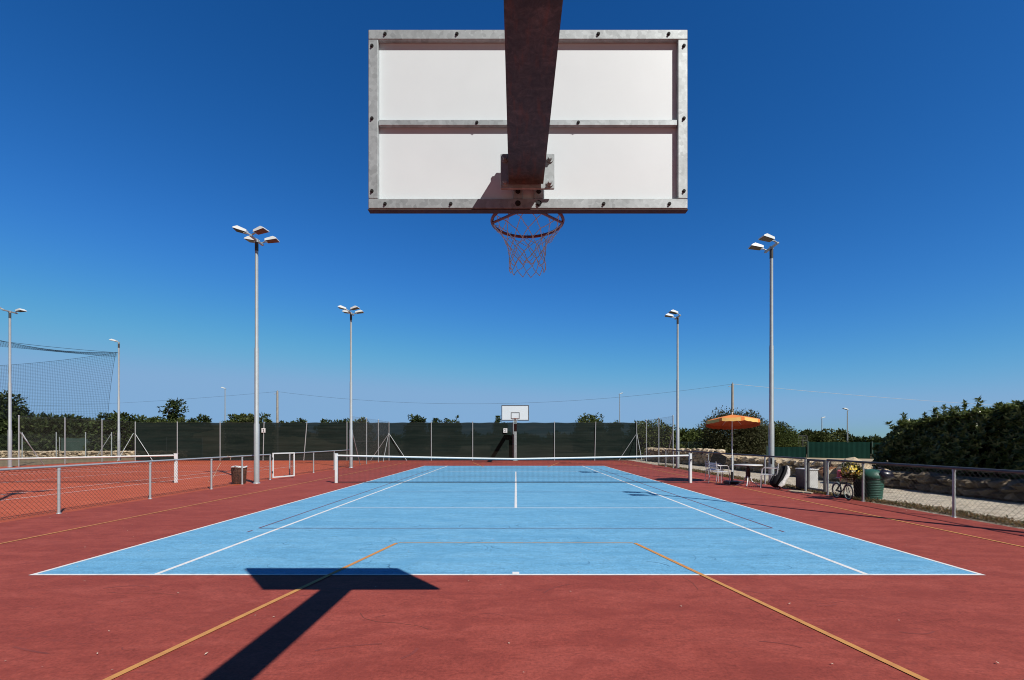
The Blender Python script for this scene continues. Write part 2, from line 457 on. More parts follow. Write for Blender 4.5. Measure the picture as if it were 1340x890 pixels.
# ------------------------------------------------------------------ basketball hoops
def torus_pts(c, r, n=40): return [(c[0] + r * math.cos(2 * PI * i / n), c[1] + r * math.sin(2 * PI * i / n), c[2]) for i in range(n)]
def make_hoop():
    x0, y0 = .0575, -1.80
    t = thing('basketball_hoop', (x0, y0, 0), 'large backboard with grey steel frame seen from behind, its arm and net overhead', 'basketball hoop', 'basketball hoops of the court')
    # pole and arm
    g = MB(); g.bbox((x0, y0, 1.12), (.20, .20, 2.25), .012); g.build('pole', M_galv, t)
    g = MB(); g.bbox((x0, y0, .012), (.42, .42, .024), .004)
    for sx in (-1, 1):
        for sy in (-1, 1): g.tube((x0 + .16 * sx, y0 + .16 * sy, .02), (x0 + .16 * sx, y0 + .16 * sy, .06), .015, n=6)
    g.build('base_plate', M_galv, t)
    g = MB(); ax0, ax1 = x0 - .0975, x0 + .0975
    def prism(P):
        n = len(P); vs = [(ax0, p[0], p[1]) for p in P] + [(ax1, p[0], p[1]) for p in P]
        return vs
    # cranked arm: a short rising elbow above the pole, then level to the board
    lo = [(y0 - .099, 2.246), (y0 + .099, 2.246), (y0 + .66, 3.0), (2.69, 3.0)]
    hi = [(y0 - .099, 2.36), (y0 - .06, 2.42), (y0 + .54, 3.234), (2.69, 3.234)]
    vs = [(x, p[0], p[1]) for x in (ax0, ax1) for p in lo + hi]
    fs = []
    for k in range(3):
        fs += [(k, k + 1, 8 + k + 1, 8 + k), (4 + k + 1, 4 + k, 12 + k, 12 + k + 1), (k + 1, k, 4 + k, 4 + k + 1), (8 + k, 8 + k + 1, 12 + k + 1, 12 + k)]
    fs += [(0, 8, 12, 4), (3, 7, 15, 11)]
    g.add(vs, fs); arm = g.build('arm', M_arm, t)
    # mounting plate with bolts
    yb = 2.75; xc = .07
    g = MB(); g.bbox((.066, 2.712, 3.08), (.305, .014, .20), .003); pl = g.build('mounting_plate', M_galv, t)
    g = MB(); g.bbox((.066, 2.7375, 3.08), (.17, .035, .10), .003); g.build('spacer', M_galv, pl)
    g = MB(); g.bbox((.0575, 2.6975, 3.117), (.15, .012, .18), .003); g.build('weld_flange', M_galv, pl)
    for sx in (-1, 1):
        for sz in (-1, 1):
            g = MB()
            c = (.066 + .127 * sx, 2.700, 3.08 + .068 * sz)
            g.tube((c[0], c[1] - .022, c[2]), (c[0], c[1] + .004, c[2]), .013, n=6, smooth=False)
            g.tube((c[0], c[1] - .002, c[2]), (c[0], c[1] + .004, c[2]), .021, n=12, smooth=False)
            g.build('bolt', M_galv, pl)
    # steel frame of the board: channel members 60 mm wide, 45 mm deep
    W, Zb, Zt, fw, fd = 1.84, 2.892, 3.922, .056, .030
    xL, xR = xc - W / 2, xc + W / 2; ym = yb + fd / 2
    fr = MB()
    fr.bbox((xc, ym, Zt - fw / 2), (W, fd, fw), .003); fr.bbox((xc, ym, Zb + fw / 2), (W, fd, fw), .003)
    for x in (xL + fw / 2, xR - fw / 2): fr.bbox((x, ym, (Zb + Zt) / 2), (fw, fd, Zt - Zb - 2 * fw - .002), .003)
    frame = fr.build('frame', M_galv, t)
    zm = wz(160, yb) + .002
    g = MB(); g.bbox((xc, yb + .017, zm), (W - 2 * fw - .004, .024, .034), .003); g.build('crossbar', M_galv, t)
    g = MB()
    for x in (.012, .132): g.bbox((x, yb + .0175, (Zb + fw + zm - .02) / 2), (.055, .021, zm - .02 - Zb - fw - .004), .003)
    g.build('upright_bar', M_galv, t)
    # bolt holes / heads in the frame
    def hole(x, z, r=.010, y=yb):
        h = MB()
        h.tube((x, y - .004, z), (x, y + .002, z), r, n=10, smooth=False)
        h.tube((x, y - .011, z - .002), (x, y - .003, z - .002), r * .62, n=6, smooth=False)
        h.build('bolt_head', M_hole, frame)
    for px in (504, 598, 783, 875): hole(wx(px, yb), Zt - .026)
    for px in (504, 590, 790, 876): hole(wx(px, yb), Zb + .026)
    for py in (60, 155, 250):
        hole(xL + .022, wz(py, yb)); hole(xR - .022, wz(py, yb))
    for px in (624, 757): hole(wx(px, yb), zm, .009, yb + .005)
    for x in (.012, .132):
        hole(x, Zb + .028, .016, yb - .001); hole(x, Zb + .100, .014, yb + .007)
    # white board, its markings on the front
    yf = yb + fd + .002
    g = MB(); g.bbox((xc, yf + .008, (Zb + Zt) / 2), (W + .004, .016, Zt - Zb + .004), .003)
    pn = g.build('board_panel', M_boardwhite, t)
    g = MB(); g.box((xc, yb + .0245, Zb - .0055), (W + .006, .047, .005)); g.build('underside_shade', plain('underside_dark', (.055, .034, .028), .8, 0, .3, 12), pn)  # added dark strip: the shade under the board put into its colour
    def rectline(xa, xb, za, zb2, w, y):
        q = MB()
        for (c, d) in (((xa + xb) / 2, zb2 - w / 2), ((xa + xb) / 2, za + w / 2)): q.box((c, y, d), (xb - xa, .003, w))
        for c in (xa + w / 2, xb - w / 2): q.box((c, y, (za + zb2) / 2), (w, .003, zb2 - za - 2 * w - .001))
        return q
    rectline(xL, xR, Zb, Zt, .05, yf + .0178).build('border_line', M_linegrey, pn)
    rectline(xc - .295, xc + .295, Zb + .10, Zb + .55, .05, yf + .0178).build('target_square', M_linegrey, pn)
    # rim and net
    zr = 3.0; c = (.077, 3.155, zr)
    g = MB(); g.path(torus_pts(c, .2345, 48), .0105, 8, True); rim = g.build('rim', M_rim, t)
    g = MB(); g.bbox((c[0], yf + .030, zr - .03), (.17, .012, .16), .003)
    g.bbox((c[0], yf + .060, zr - .004), (.15, .07, .012), .003)
    g.build('rim_plate', M_rim, rim)
    g = MB()
    for s in (-1, 1): g.tube((c[0] + .232 * s, c[1], zr - .008), (c[0] + .060 * s, yf + .028, zr - .098), .0085, n=8)
    g.build('strut', M_rim, rim)
    g = MB(); nl = 12; rows = [(.228, -.014), (.192, -.060), (.156, -.108), (.132, -.155), (.122, -.20), (.120, -.245), (.123, -.29), (.117, -.325)]
    rr = random.Random(3)
    def pt(k, a):
        r, dz = rows[k]; th = 2 * PI * (a + (.5 if k % 2 else 0)) / nl
        j = .008 if k else 0
        return Vector((c[0] + r * math.cos(th) + rr.uniform(-j, j), c[1] + r * math.sin(th) + rr.uniform(-j, j), zr + dz + rr.uniform(-j, j)))
    grid = [[pt(k, a) for a in range(nl)] for k in range(len(rows))]
    for k in range(len(rows) - 1):
        for a in range(nl):
            p = grid[k][a]
            for b in ((a, a - 1) if k % 2 == 0 else (a, (a + 1) % nl)):
                q = grid[k + 1][b % nl]
                mid = (p + q) / 2 + Vector((rr.uniform(-.004, .004), rr.uniform(-.004, .004), -.003))
                g.path([p, mid, q], .0026, 5)
    # a torn loop drooping on the inside, and another past the right side
    for (a0, a1, dr) in ((2, 4, .20), (1, 2, .08), (6, 8, .12)):
        p, q = grid[0][a0], grid[0][a1]
        g.path([p.lerp(q, i / 10) * 1.0 + Vector((0, -.05 * math.sin(PI * i / 10), -dr * math.sin(PI * i / 10))) for i in range(11)], .0024, 5)
    for a in range(nl):
        p = grid[0][a]; g.path([p, p + Vector((0, 0, .02)), p + Vector((.006, .006, .034))], .0032, 5)
    g.build('net', M_cord, rim)
    return t
hoop = make_hoop()
dup(hoop, (-.03, 36.62, 0), PI, 'far white basketball backboard facing the camera on a steel pole before the green fence')

# ------------------------------------------------------------------ tennis nets
def tennis_net(xa, xb, y, name, label, catpost, cyl=False, lab_a='', lab_b=''):
    t = thing(name, ((xa + xb) / 2, y, 0), label, 'tennis net', 'tennis nets')
    xm = (xa + xb) / 2
    def top(x): return .914 + (1.04 - .914) * min(1, abs(x - xm) / (abs(xb - xa) / 2)) ** 1.15
    g = MB(); N = 40
    for i in range(N):
        a = xa + .05 + (xb - xa - .1) * i / N; b = xa + .05 + (xb - xa - .1) * (i + 1) / N
        za, zb = top(a), top(b)
        vs = [(a, y - .012, za - .062), (a, y - .014, za), (a, y + .014, za), (a, y + .012, za - .062), (b, y - .012, zb - .062), (b, y - .014, zb), (b, y + .014, zb), (b, y + .012, zb - .062)]
        g.add(vs, [(0, 4, 5, 1), (1, 5, 6, 2), (2, 6, 7, 3), (3, 7, 4, 0)], True)
    g.build('top_band', M_band, t)
    g = MB(); sp = .045; w = .0016
    x = xa + .08
    while x < xb - .06:
        g.tube((x, y, .03), (x, y, top(x) - .055), w, n=3, caps=False, smooth=False); x += sp
    for k in range(20):
        zf = k / 20
        for i in range(8):
            a = xa + .06 + (xb - xa - .12) * i / 8; b = xa + .06 + (xb - xa - .12) * (i + 1) / 8
            g.tube((a, y, .03 + zf * (top(a) - .09)), (b, y, .03 + zf * (top(b) - .09)), w, n=3, caps=False, smooth=False)
    g.tube((xa + .06, y, .03), (xb - .06, y, .03), .009, n=5)
    for x in (xa + .07, xb - .07): g.tube((x, y, .03), (x, y, 1.0), .006, n=4)
    g.build('mesh', M_netblack, t)
    g = MB()
    for i in range(12):
        a = xa + (xb - xa) * i / 12; b = xa + (xb - xa) * (i + 1) / 12
    for x in (xa, xb):
        p = MB(); p.bbox((x, y, .535), (.095, .095, 1.07), .012); p.bbox((x, y, 1.078), (.102, .102, .016), .004)
        po = p.build('net_post', M_white, t)
        if x == xb:
            w_ = MB(); w_.tube((x, y - .05, .86), (x, y - .085, .86), .03, n=10); w_.tube((x, y - .085, .86), (x, y - .085, .76), .008, n=6); w_.build('winch', M_collar, po)
    return t
tennis_net(-6.54, 6.36, 17.40, 'tennis_net', 'tennis net with white top band and black mesh stretched across the blue court', '')
tennis_net(-25.22, -12.47, 17.52, 'tennis_net', 'tennis net with white band across the orange red court behind the left low fence', '')

# ------------------------------------------------------------------ fences
def chainlink(g, P, L, H, z0=0.03, sp=.066, r=.0019):
    """two families of diagonal wires on a plane; P(u) -> (x, y)"""
    d = sp * math.sqrt(2)
    n0 = int(-H / d) - 1; n1 = int(L / d) + 1
    for i in range(n0, n1 + 1):
        c = i * d
        for s in (1, -1):
            if s == 1: u0, v0, u1, v1 = c, 0, c + H, H
            else: u0, v0, u1, v1 = c, H, c + H, 0
            if u1 <= 0 or u0 >= L: continue
            if u0 < 0: v0 += (v1 - v0) * (-u0) / (u1 - u0); u0 = 0
            if u1 > L: v1 = v0 + (v1 - v0) * (L - u0) / (u1 - u0); u1 = L
            a = P(u0); b = P(u1)
            g.tube((a[0], a[1], z0 + v0), (b[0], b[1], z0 + v1), r, n=4, caps=False, smooth=False)

def low_fence(name, x, ya, yb, posts, label, wiremat, rail_r=.024, zt=1.0, railm=None, wr=.0019):
    t = thing(name, (x, (ya + yb) / 2, 0), label, 'low fence', 'low wire fences beside the courts')
    g = MB(); g.tube((x, ya, zt), (x, yb, zt), rail_r, n=12); g.build('rail', railm or M_mast, t)
    for y in posts:
        p = MB(); p.tube((x, y, 0), (x, y, zt - .03), .027, n=12)
        p.lathe((x, y, 0), [(.045, 0), (.042, .012), (.028, .016)], 12)
        p.tube((x, y, zt - .075), (x, y, zt - .028), .033, n=12)
        for zz in (.3, .62): p.tube((x, y, zz), (x, y, zz + .012), .030, n=10)
        p.build('post', M_mast, t)
    g = MB(); chainlink(g, lambda u: (x - .032 if x < 0 else x + .032, ya + u), yb - ya, zt - .06, .03, .066 if x < 0 else .076, wr)
    for zz in (.05, .5, zt - .05): g.tube((x - .032 if x < 0 else x + .032, ya, zz), (x - .032 if x < 0 else x + .032, yb, zz), .0022, n=4)
    g.build('mesh', wiremat, t)
    return t
low_fence('low_fence', -9.74, 2.5, 18.95, [2.55, 5.1, 7.63, 10.18, 12.72, 15.28, 17.0, 18.93], 'low grey diamond wire fence running toward the viewer from the left mast', M_wirered, .024, 1.0, None, .0027)
low_fence('low_fence', -9.74, 20.55, 28.35, [20.57, 23.0, 25.6, 28.3], 'low fence with grey top rail and diamond wire running on from the small open gate', M_wirered, .024, 1.0, None, .0027)
low_fence('low_fence', 8.87, 2.5, 13.60, [4.6, 7.13, 9.67, 12.2, 13.58], 'low dark railed diamond wire fence before the gravel and big hedge', M_wire, .029, 1.0, M_railshade, .0021)
low_fence('low_fence', 8.87, 14.60, 28.3, [14.62, 17.0, 19.5, 22.0, 24.4, 26.9, 28.25], 'low fence with dark top rail and diamond wire behind the orange parasol', M_wire, .028, 1.0, M_railshade, .0007)

def gate(name, p0, p1, label, frame_mat, mesh=True, w=.05, zt=1.02, zb=.08, wire=M_wire):
    a = Vector((p0[0], p0[1], 0)); b = Vector((p1[0], p1[1], 0)); d = b - a; L = d.length; d.normalize()
    M = Matrix.Rotation(math.atan2(d.y, d.x), 3, 'Z')
    t = thing(name, ((a + b) / 2), label, 'gate', 'small gates in the low fences')
    g = MB()
    for p in (a + d * w / 2, b - d * w / 2): g.bbox((p.x, p.y, (zb + zt) / 2), (w, w, zt - zb), .004, M)
    m = (a + b) / 2
    for zz in (zt - w / 2, zb + w / 2): g.bbox((m.x, m.y, zz), (L - 2 * w - .002, w, w), .004, M)
    g.build('frame', frame_mat, t)
    if mesh:
        g = MB(); chainlink(g, lambda u: (a.x + d.x * (w + u), a.y + d.y * (w + u)), L - 2 * w, zt - zb - .1, zb + .05); g.build('mesh', wire, t)
    h = MB(); q = b - d * .09
    h.tube((q.x, q.y, .62), (q.x - .04, q.y - .05, .62), .008, n=6); h.tube((q.x - .04, q.y - .05, .62), (q.x - .04, q.y - .05, .54), .009, n=6)
    h.build('latch', M_collar, t)
    for zz in (.25, .8):
        h = MB(); h.tube((a.x, a.y, zz), (a.x, a.y, zz + .08), .03, n=8); h.build('hinge', M_collar, t)
    return t
gate('metal_gate', (-9.70, 19.03), (-9.27, 20.0), 'small open gate with pale grey tube frame beside the left court', M_lampwhite, True, .05, 1.06, .06, M_wirered)
gate('metal_gate', (8.87, 14.52), (8.87, 13.68), 'small closed gate with dark frame next to the grey cabinet', M_railshade, True, .06, 1.0, .08)

# tall fence with green windscreen behind both courts
def tall_post(g, x, y, z1=3.0, r=.028):
    g.tube((x, y, 0), (x, y, z1), r, n=8); g.lathe((x, y, z1 - .02), [(r + .006, 0), (r + .006, .02), (.004, .035)], 8)
YW = 37.0
t = thing('screen_fence', (-10.1, YW, 0), 'tall fence of grey posts with dark green windscreen closing the far end of both courts', 'fence')
g = MB(); vs = []; fs = []; NXs = 160; NZs = 8
for i in range(NXs + 1):
    x = -29.55 + (9.33 + 29.55) * i / NXs
    for k in range(NZs + 1):
        zz = .06 + (2.93 + .02 * math.sin(i * .9) - .06) * k / NZs
        vs.append((x, YW + .05 + .02 * math.sin(x * 2 * PI / 3.2) + .012 * noise.noise(Vector((x * 1.2, zz * 2, 3))), zz))
for i in range(NXs):
    for k in range(NZs): a = i * (NZs + 1) + k; fs.append((a, a + NZs + 1, a + NZs + 2, a + 1))
g.add(vs, fs, True); g.build('windscreen', M_screen, t)
g = MB()
for zz in (2.97, .08): g.tube((-29.55, YW + .085, zz), (9.35, YW + .085, zz), .006, n=5)
g.build('tension_wire', M_wire, t)
post_px = [177, 232, 288, 345, 400, 454, 509, 564.3, 618.5, 671.5, 725.5, 779, 833]
for k, px in enumerate(post_px):
    g = MB(); x = wx(px, YW)
    lean = .25 if px == 400 else (.08 if px in (345, 779) else 0)
    g.tube((x - lean * .6, YW, 0), (x + lean * .4, YW, 3.02), .034, n=8); g.build('post', M_mast, t)
g = MB()
def brace(g, x, y, dx, dy, zt=2.1): g.tube((x, y, zt), (x + dx, y + dy, .0), .024, n=6)
for px, sides in ((177, (1,)), (509, (-1, 1)), (833, (-1,))):
    for s in sides:
        b = MB(); brace(b, wx(px, YW), YW - .03, 1.4 * s, -.05); b.build('brace', M_mast, t)
# chain-link returns along the long sides
def side_fence(x, ys_, label, far_brace):
    t = thing('tall_wire_fence', (x, sum(ys_) / len(ys_), 0), label, 'wire fence', 'tall wire fences at the court corners')
    for y in ys_:
        g = MB(); tall_post(g, x, y, 3.05, .034); g.build('post', M_mast, t)
    y0_, y1_ = min(ys_), YW
    g = MB(); chainlink(g, lambda u: (x + .03, y0_ + u), y1_ - y0_, 2.95, .05, .075, .0016)
    for zz in (.06, 1.5, 3.0): g.tube((x, y0_, zz), (x, y1_, zz), .004, n=5)
    g.build('mesh', M_wire, t)
    b = MB(); brace(b, x, y0_ + .03, 0, 1.5); b.build('brace', M_mast, t)
    b = MB(); brace(b, x, YW - .1, 0, -1.5); b.build('brace', M_mast, t)
side_fence(-9.83, [28.65, 31.45, 34.15], 'tall grey wire fence behind the far four lamp mast between the two courts', True)
side_fence(9.35, [28.4, 31.25, 34.2], 'tall grey wire fence beside the far two lamp mast, bushes showing through it', True)
side_fence(-29.55, [28.4, 31.3, 34.1], 'tall grey wire fence on the outer side of the orange court', True)

# number plates
def plate(x, z, digit, label):
    t = thing('number_sign', (x, YW - .06, z), label, 'sign', 'court number signs')
    g = MB(); g.bbox((x, YW - .06, z), (.30, .012, .34), .003); g.build('plate', M_white, t)
    g = MB(); y = YW - .069
    if digit == '1':
        g.box((x + .01, y, z), (.045, .005, .22)); g.box((x - .035, y, z + .075), (.06, .005, .035), Matrix.Rotation(-.7, 3, 'Y')); g.box((x + .01, y - .001, z - .112), (.13, .005, .028))
    else:
        P = [(-.065, .06), (-.045, .10), (0, .115), (.045, .10), (.062, .06), (.04, .01), (-.065, -.10), (.07, -.10)]
        for (a, b) in zip(P[:-1], P[1:]):
            d = Vector((b[0] - a[0], 0, b[1] - a[1])); an = math.atan2(d.z, d.x)
            g.box((x + (a[0] + b[0]) / 2, y - .0004 * P.index(a), z + (a[1] + b[1]) / 2), (d.length + .02, .005, .034), Matrix.Rotation(-an, 3, 'Y'))
    g.build('numeral', M_linegrey, t)
plate(wx(661.3, YW), wz(563.5, YW), '2', 'small white sign with number 2 on green screen beside the far backboard')
plate(wx(345.3, YW), wz(563.3, YW), '1', 'small white sign with number 1 on a fence post behind the orange court')

# ------------------------------------------------------------------ floodlight masts
def floodlight(t, base, side, yaw=0.0, tilt=.20, lm=1.0):
    """lamp head: bracket + wedge housing + glass; side=+1 points to +x, -1 to -x"""
    Mz = Matrix.Rotation(yaw, 3, 'Z'); Mt = Matrix.Rotation(-tilt * side, 3, 'Y')
    def T(p):
        q = Mt @ (Vector((p[0] * side, p[1], p[2])) * .77); q = Mz @ q
        return q + Vector(base)
    L0, L1 = .20 * lm, .78 * lm
    pr = [(L0, -.16, .02), (L0, .16, .02), (L1, .22, .0), (L1, -.22, .0), (L0 + .02, -.14, .13), (L0 + .02, .14, .13), (L1 - .16, .17, .17), (L1 - .16, -.17, .17), (L1 - .02, .20, .06), (L1 - .02, -.20, .06)]
    g = MB(); fs = [(0, 1, 2, 3), (4, 7, 6, 5), (0, 4, 5, 1), (7, 9, 8, 6), (9, 3, 2, 8), (0, 3, 9, 7, 4), (1, 5, 6, 8, 2)]
    if side < 0: fs = [tuple(reversed(f)) for f in fs]
    g.add([T(p) for p in pr], fs); h = g.build('lamp_head', M_lampwhite, t)
    g = MB(); q = [(L0 + .05, -.15, -.006), (L1 - .03, -.195, -.022), (L1 - .03, .195, -.022), (L0 + .05, .15, -.006)]
    q2 = [(p[0], p[1], p[2] + .014) for p in q]
    fs = [(0, 1, 2, 3), (7, 6, 5, 4), (0, 4, 5, 1), (1, 5, 6, 2), (2, 6, 7, 3), (3, 7, 4, 0)]
    g.add([T(p) for p in q] + [T(p) for p in q2], fs); g.build('glass', M_lampglass, h)
    g = MB(); g.tube(T((0, 0, -.01)), T((L0 + .1, 0, .05)), .024, n=8); g.tube(T((.12, -.10, -.02)), T((.30, -.12, -.06)), .016, n=6); g.build('bracket', M_galv, h)
def make_mast(x, y, H, heads, label, single=False, r0=.092):
    t = thing('floodlight_mast', (x, y, 0), label, 'floodlight mast', 'floodlight masts round the courts')
    g = MB()
    prof = [(r0, 0), (r0, 2.15), (r0 * .82, 2.19), (r0 * .78, 4.9), (r0 * .66, 4.94), (r0 * .60, H - .42)]
    g.lathe((x, y, 0), prof, 16); g.lathe((x, y, 0), [(r0 + .03, 0), (r0 + .025, .02), (r0 + .004, .03)], 16)
    p = g.build('pole', M_mast, t)
    g = MB(); g.tube((x, y, H - .42), (x, y, H - .06), r0 * .66, n=12); g.build('collar', M_collar, p)
    g = MB()
    if len(heads) > 1: g.bbox((x, y, H - .03), (.08, .86, .06), .006)
    g.tube((x, y, H - .1), (x, y, H + .01), r0 * .72, n=10)
    g.build('crossarm', M_galv, t)
    for (dy, side, yaw, tilt) in heads: floodlight(t, (x, y + dy, H + .02), side, yaw, tilt)
    return t
H4 = [(-.34, -1, .15, .28), (.34, -1, -.1, .2), (-.34, 1, -.15, .24), (.34, 1, .1, .2)]
m0 = make_mast(-9.42, 17.36, 8.86, H4, 'tall grey mast with four white floodlights, nearest beside the left low fence')
dup(m0, (-9.42, 27.3, 0), 0, 'tall grey mast with four white floodlights standing left of the far end of the net')
dup(m0, (-9.42, 7.4, 0), 0, 'tall four lamp mast throwing the hooked shadow onto the orange court')
H2 = [(-.34, -1, .12, .22), (.34, -1, -.08, .22)]
m1 = make_mast(9.07, 16.95, 8.43, H2, 'tall grey mast with two white floodlights rising behind the racket bag')
sg = MB(); sg.bbox((9.07 - .048, 16.95 - .084, .83), (.06, .006, .20), .002, Matrix.Rotation(-.52, 3, 'Z')); sg.build('sticker', M_black, m1)
dup(m1, (8.98, 26.5, 0), 0, 'tall grey mast with two white floodlights just right of the net post')
dup(m1, (9.15, 7.4, 0), 0, 'tall two lamp mast throwing two dark lamp shadows onto the blue court')
make_mast(-29.50, 27.85, 9.1, [(-.3, -1, .5, .1), (.3, 1, -.15, .1)], 'tall grey mast with two spread floodlights seen through the ball net')
make_mast(-30.55, 36.75, 9.1, [(0, -1, .1, .22)], 'tall grey mast with one floodlight carrying the edge of the ball net')
def far_lamp(px, Y, py, side, label, r=.075):
    H = wz(py, Y) - .1; x = wx(px, Y)
    t = thing('street_lamp', (x, Y, -.02), label, 'street lamp', 'slim lamps beyond the courts')
    g = MB(); g.lathe((x, Y, -.02), [(r * 1.2, 0), (r, H * .4), (r * .75, H)], 10); g.build('pole', M_mast, t)
    floodlight(t, (x - side * .2, Y, H), side, 0, .3, 1.25)
far_lamp(294.5, 70, 508.5, -1, 'slim lamp with one white head behind the green screen, left of the big mast')
far_lamp(811, 77, 515.5, 1, 'slim lamp with one white head behind the green screen, right of the far backboard')
far_lamp(1075.5, 77, 547, 1, 'slim dark headed lamp above the dark green panels, shorter of a pair')
far_lamp(1109, 56, 536, -1, 'slim white headed lamp above the dark green panels, taller of a pair', .07)

# utility poles and overhead cables
def upole(px, Y, py, label):
    x = wx(px, Y); H = wz(py, Y)
    t = thing('utility_pole', (x, Y, -.02), label, 'utility pole', 'utility poles beyond the courts')
    g = MB(); g.lathe((x, Y, -.02), [(.17, 0), (.12, H)], 12); g.build('pole', M_concrete, t)
    g = MB(); g.tube((x - .45, Y, H - .35), (x + .1, Y, H - .35), .03, n=6); g.tube((x, Y, H), (x, Y, H + .12), .04, n=6); g.build('insulator', M_concrete, t)
    return Vector((x, Y, H - .05))
pa = upole(363, 62, 512, 'brown concrete utility pole rising behind the green screen near the left mast')
pb = upole(958.5, 54, 502, 'grey utility pole rising behind the orange parasol')
def cable(p, q, sag, label, mat, r=.011):
    pts = []
    for i in range(41):
        s = i / 40; m = p.lerp(q, s); m.z -= 4 * sag * s * (1 - s); pts.append(m)
    g = MB(); g.path(pts, r, 5); o = g.build('overhead_cable', mat, None, p)
    tag(o, label, 'cable', 'overhead cables between the poles')
cable(Vector((wx(40, 95), 95, wz(531, 95))), pa, .4, 'thin dark overhead cable left of the brown utility pole', M_cable)
cable(pa, pb, 1.9, 'sagging overhead cable strung between the two utility poles above the far backboard', M_cable)
cable(pb, Vector((wx(1420, 72), 72, wz(536, 72))), .35, 'pale overhead cable running right from the pole behind the parasol', M_cablelight, .018)

# ball-stop net hung from the left masts
def net_sheet(g, P, nu, nv, r, sub=3):
    for i in range(nu + 1):
        pts = [P(i / nu, k / sub) for k in range(sub + 1)]
        for a, b in zip(pts[:-1], pts[1:]): g.tube(a, b, r, n=3, caps=False, smooth=False)
    for k in range(nv + 1):
        M_ = 14
        pts = [P(i / M_, k / nv) for i in range(M_ + 1)]
        for a, b in zip(pts[:-1], pts[1:]): g.tube(a, b, r, n=3, caps=False, smooth=False)
t = thing('ball_net', (-30.5, 36.7, 8.2), 'large dark mesh ball net hanging in the air from the left masts', 'ball net')
A = Vector((-30.55, 36.7, 8.30)); 
def Pn1(u, v):   # toward the left, parallel to the end line, pulled in at the free edge
    x = -30.75 - 16 * u; ztop = 8.30 - 2.6 * u + 1.5 * u * u - 0.0
    zb = 3.05 + .25 * math.sin(3 * u) ; zz = zb + (ztop - zb) * v
    x -= .62 * (1 - v) * (1 - u) * (1 + .5 * v)
    return Vector((x, 36.7 + .6 * math.sin(2.2 * u) * (1 - v), zz))
g = MB(); net_sheet(g, Pn1, 120, 38, .0052)
g.build('mesh', M_ballnet, t)
def Pn2(u, v):   # upper strip running along the court side toward the viewer
    y = 36.7 - 14 * u; ztop = 8.32 - .8 * math.sin(PI * u) - .1 * u; zb = 7.95 - 1.35 * u
    return Vector((-30.62 - .1 * (1 - v), y, zb + (ztop - zb) * v))
g = MB(); net_sheet(g, Pn2, 100, 9, .0055); g.build('upper_mesh', M_ballnet, t)
g = MB()
g.path([Pn1(i / 20, 1) for i in range(21)], .012, 5); g.path([Pn2(i / 20, 1) for i in range(21)], .012, 5)
g.path([Vector((-30.6, 36.7 - 14 * i / 20, 8.3 - 1.9 * math.sin(PI * i / 40) * .55)) for i in range(21)], .012, 5)
g.path([Pn1(0, i / 10) for i in range(11)], .011, 5); g.path([Pn1(i / 20, 0) for i in range(21)], .010, 5)
g.path([Vector((-30.55, 36.7, 8.30)), Pn1(0, 1)], .012, 5)
g.build('edge_rope', M_ballnet, t)

# second low fence, green netting and stone wall beyond the orange court
t = thing('wire_fence', (-36, 43, 0), 'wire fence of thin grey posts with a slanting brace before the left stone wall', 'wire fence')
for px in (29, 73.6, 112, 146):
    g = MB(); x = wx(px, 43); g.tube((x, 43, 0), (x, 43, wz(565.5, 43)), .04, n=6); g.build('post', M_mast, t)
for (a, b) in ((29, 49), (146, 126)):
    g = MB(); g.tube((wx(a, 43), 43, 2.2), (wx(b, 43), 43, .05), .03, n=6); g.build('brace', M_mast, t)
g = MB(); chainlink(g, lambda u: (-47 + u, 43), 11, 2.1, .05, .12, .0028); g.build('mesh', M_greenwire, t)
t = thing('green_netting', (-36, 47, 0), 'low green shade netting on posts beyond the left dry stone wall', 'netting')
g = MB(); vs = []; fs = []
for i in range(41):
    x = -44.8 + 14 * i / 40
    for k in range(4): vs.append((x, 47 + .05 * math.sin(i * 1.3 + k), .0 + (1.78 + .03 * math.sin(i)) * k / 3))
for i in range(40):
    for k in range(3): a = i * 4 + k; fs.append((a, a + 4, a + 5, a + 1))
M_net2 = plain('teal_netting', (.028, .060, .050), .9, 0, .25, .8)
g.add(vs, fs, True); g.build('netting', M_net2, t)
for i in range(5):
    g = MB(); x = -44.8 + 3.5 * i; g.tube((x, 46.9, 0), (x, 46.9, 1.9), .03, n=6); g.build('post', M_mast, t)

def rock_mesh(g, c, d, seed, rz=0.0, n=2):
    """lumpy angular rock: perturbed icosphere-like lathe"""
    rr = random.Random(seed); nu, nv = 11, 7
    M = Matrix.Rotation(rz, 3, 'Z'); vs = []
    off = Vector((rr.uniform(0, 99), rr.uniform(0, 99), rr.uniform(0, 99)))
    for k in range(nv + 1):
        ph = PI * k / nv
        for i in range(nu):
            th = 2 * PI * (i + .5 * (k % 2)) / nu
            q = Vector((math.sin(ph) * math.cos(th), math.sin(ph) * math.sin(th), -math.cos(ph)))
            f = 1 + .5 * noise.noise(q * 1.5 + off) + .24 * noise.noise(q * 4 + off)
            q = Vector((math.copysign(abs(q.x) ** .85, q.x), math.copysign(abs(q.y) ** .85, q.y), math.copysign(abs(q.z) ** .85, q.z))) * f
            q = M @ Vector((q.x * d[0] / 2, q.y * d[1] / 2, q.z * d[2] / 2))
            vs.append(q + Vector(c))
    fs = []
    for k in range(nv):
        for i in range(nu):
            j = (i + 1) % nu
            fs.append((k * nu + i, k * nu + j, k * nu + nu + j, k * nu + nu + i))
    g.add(vs, fs, False)
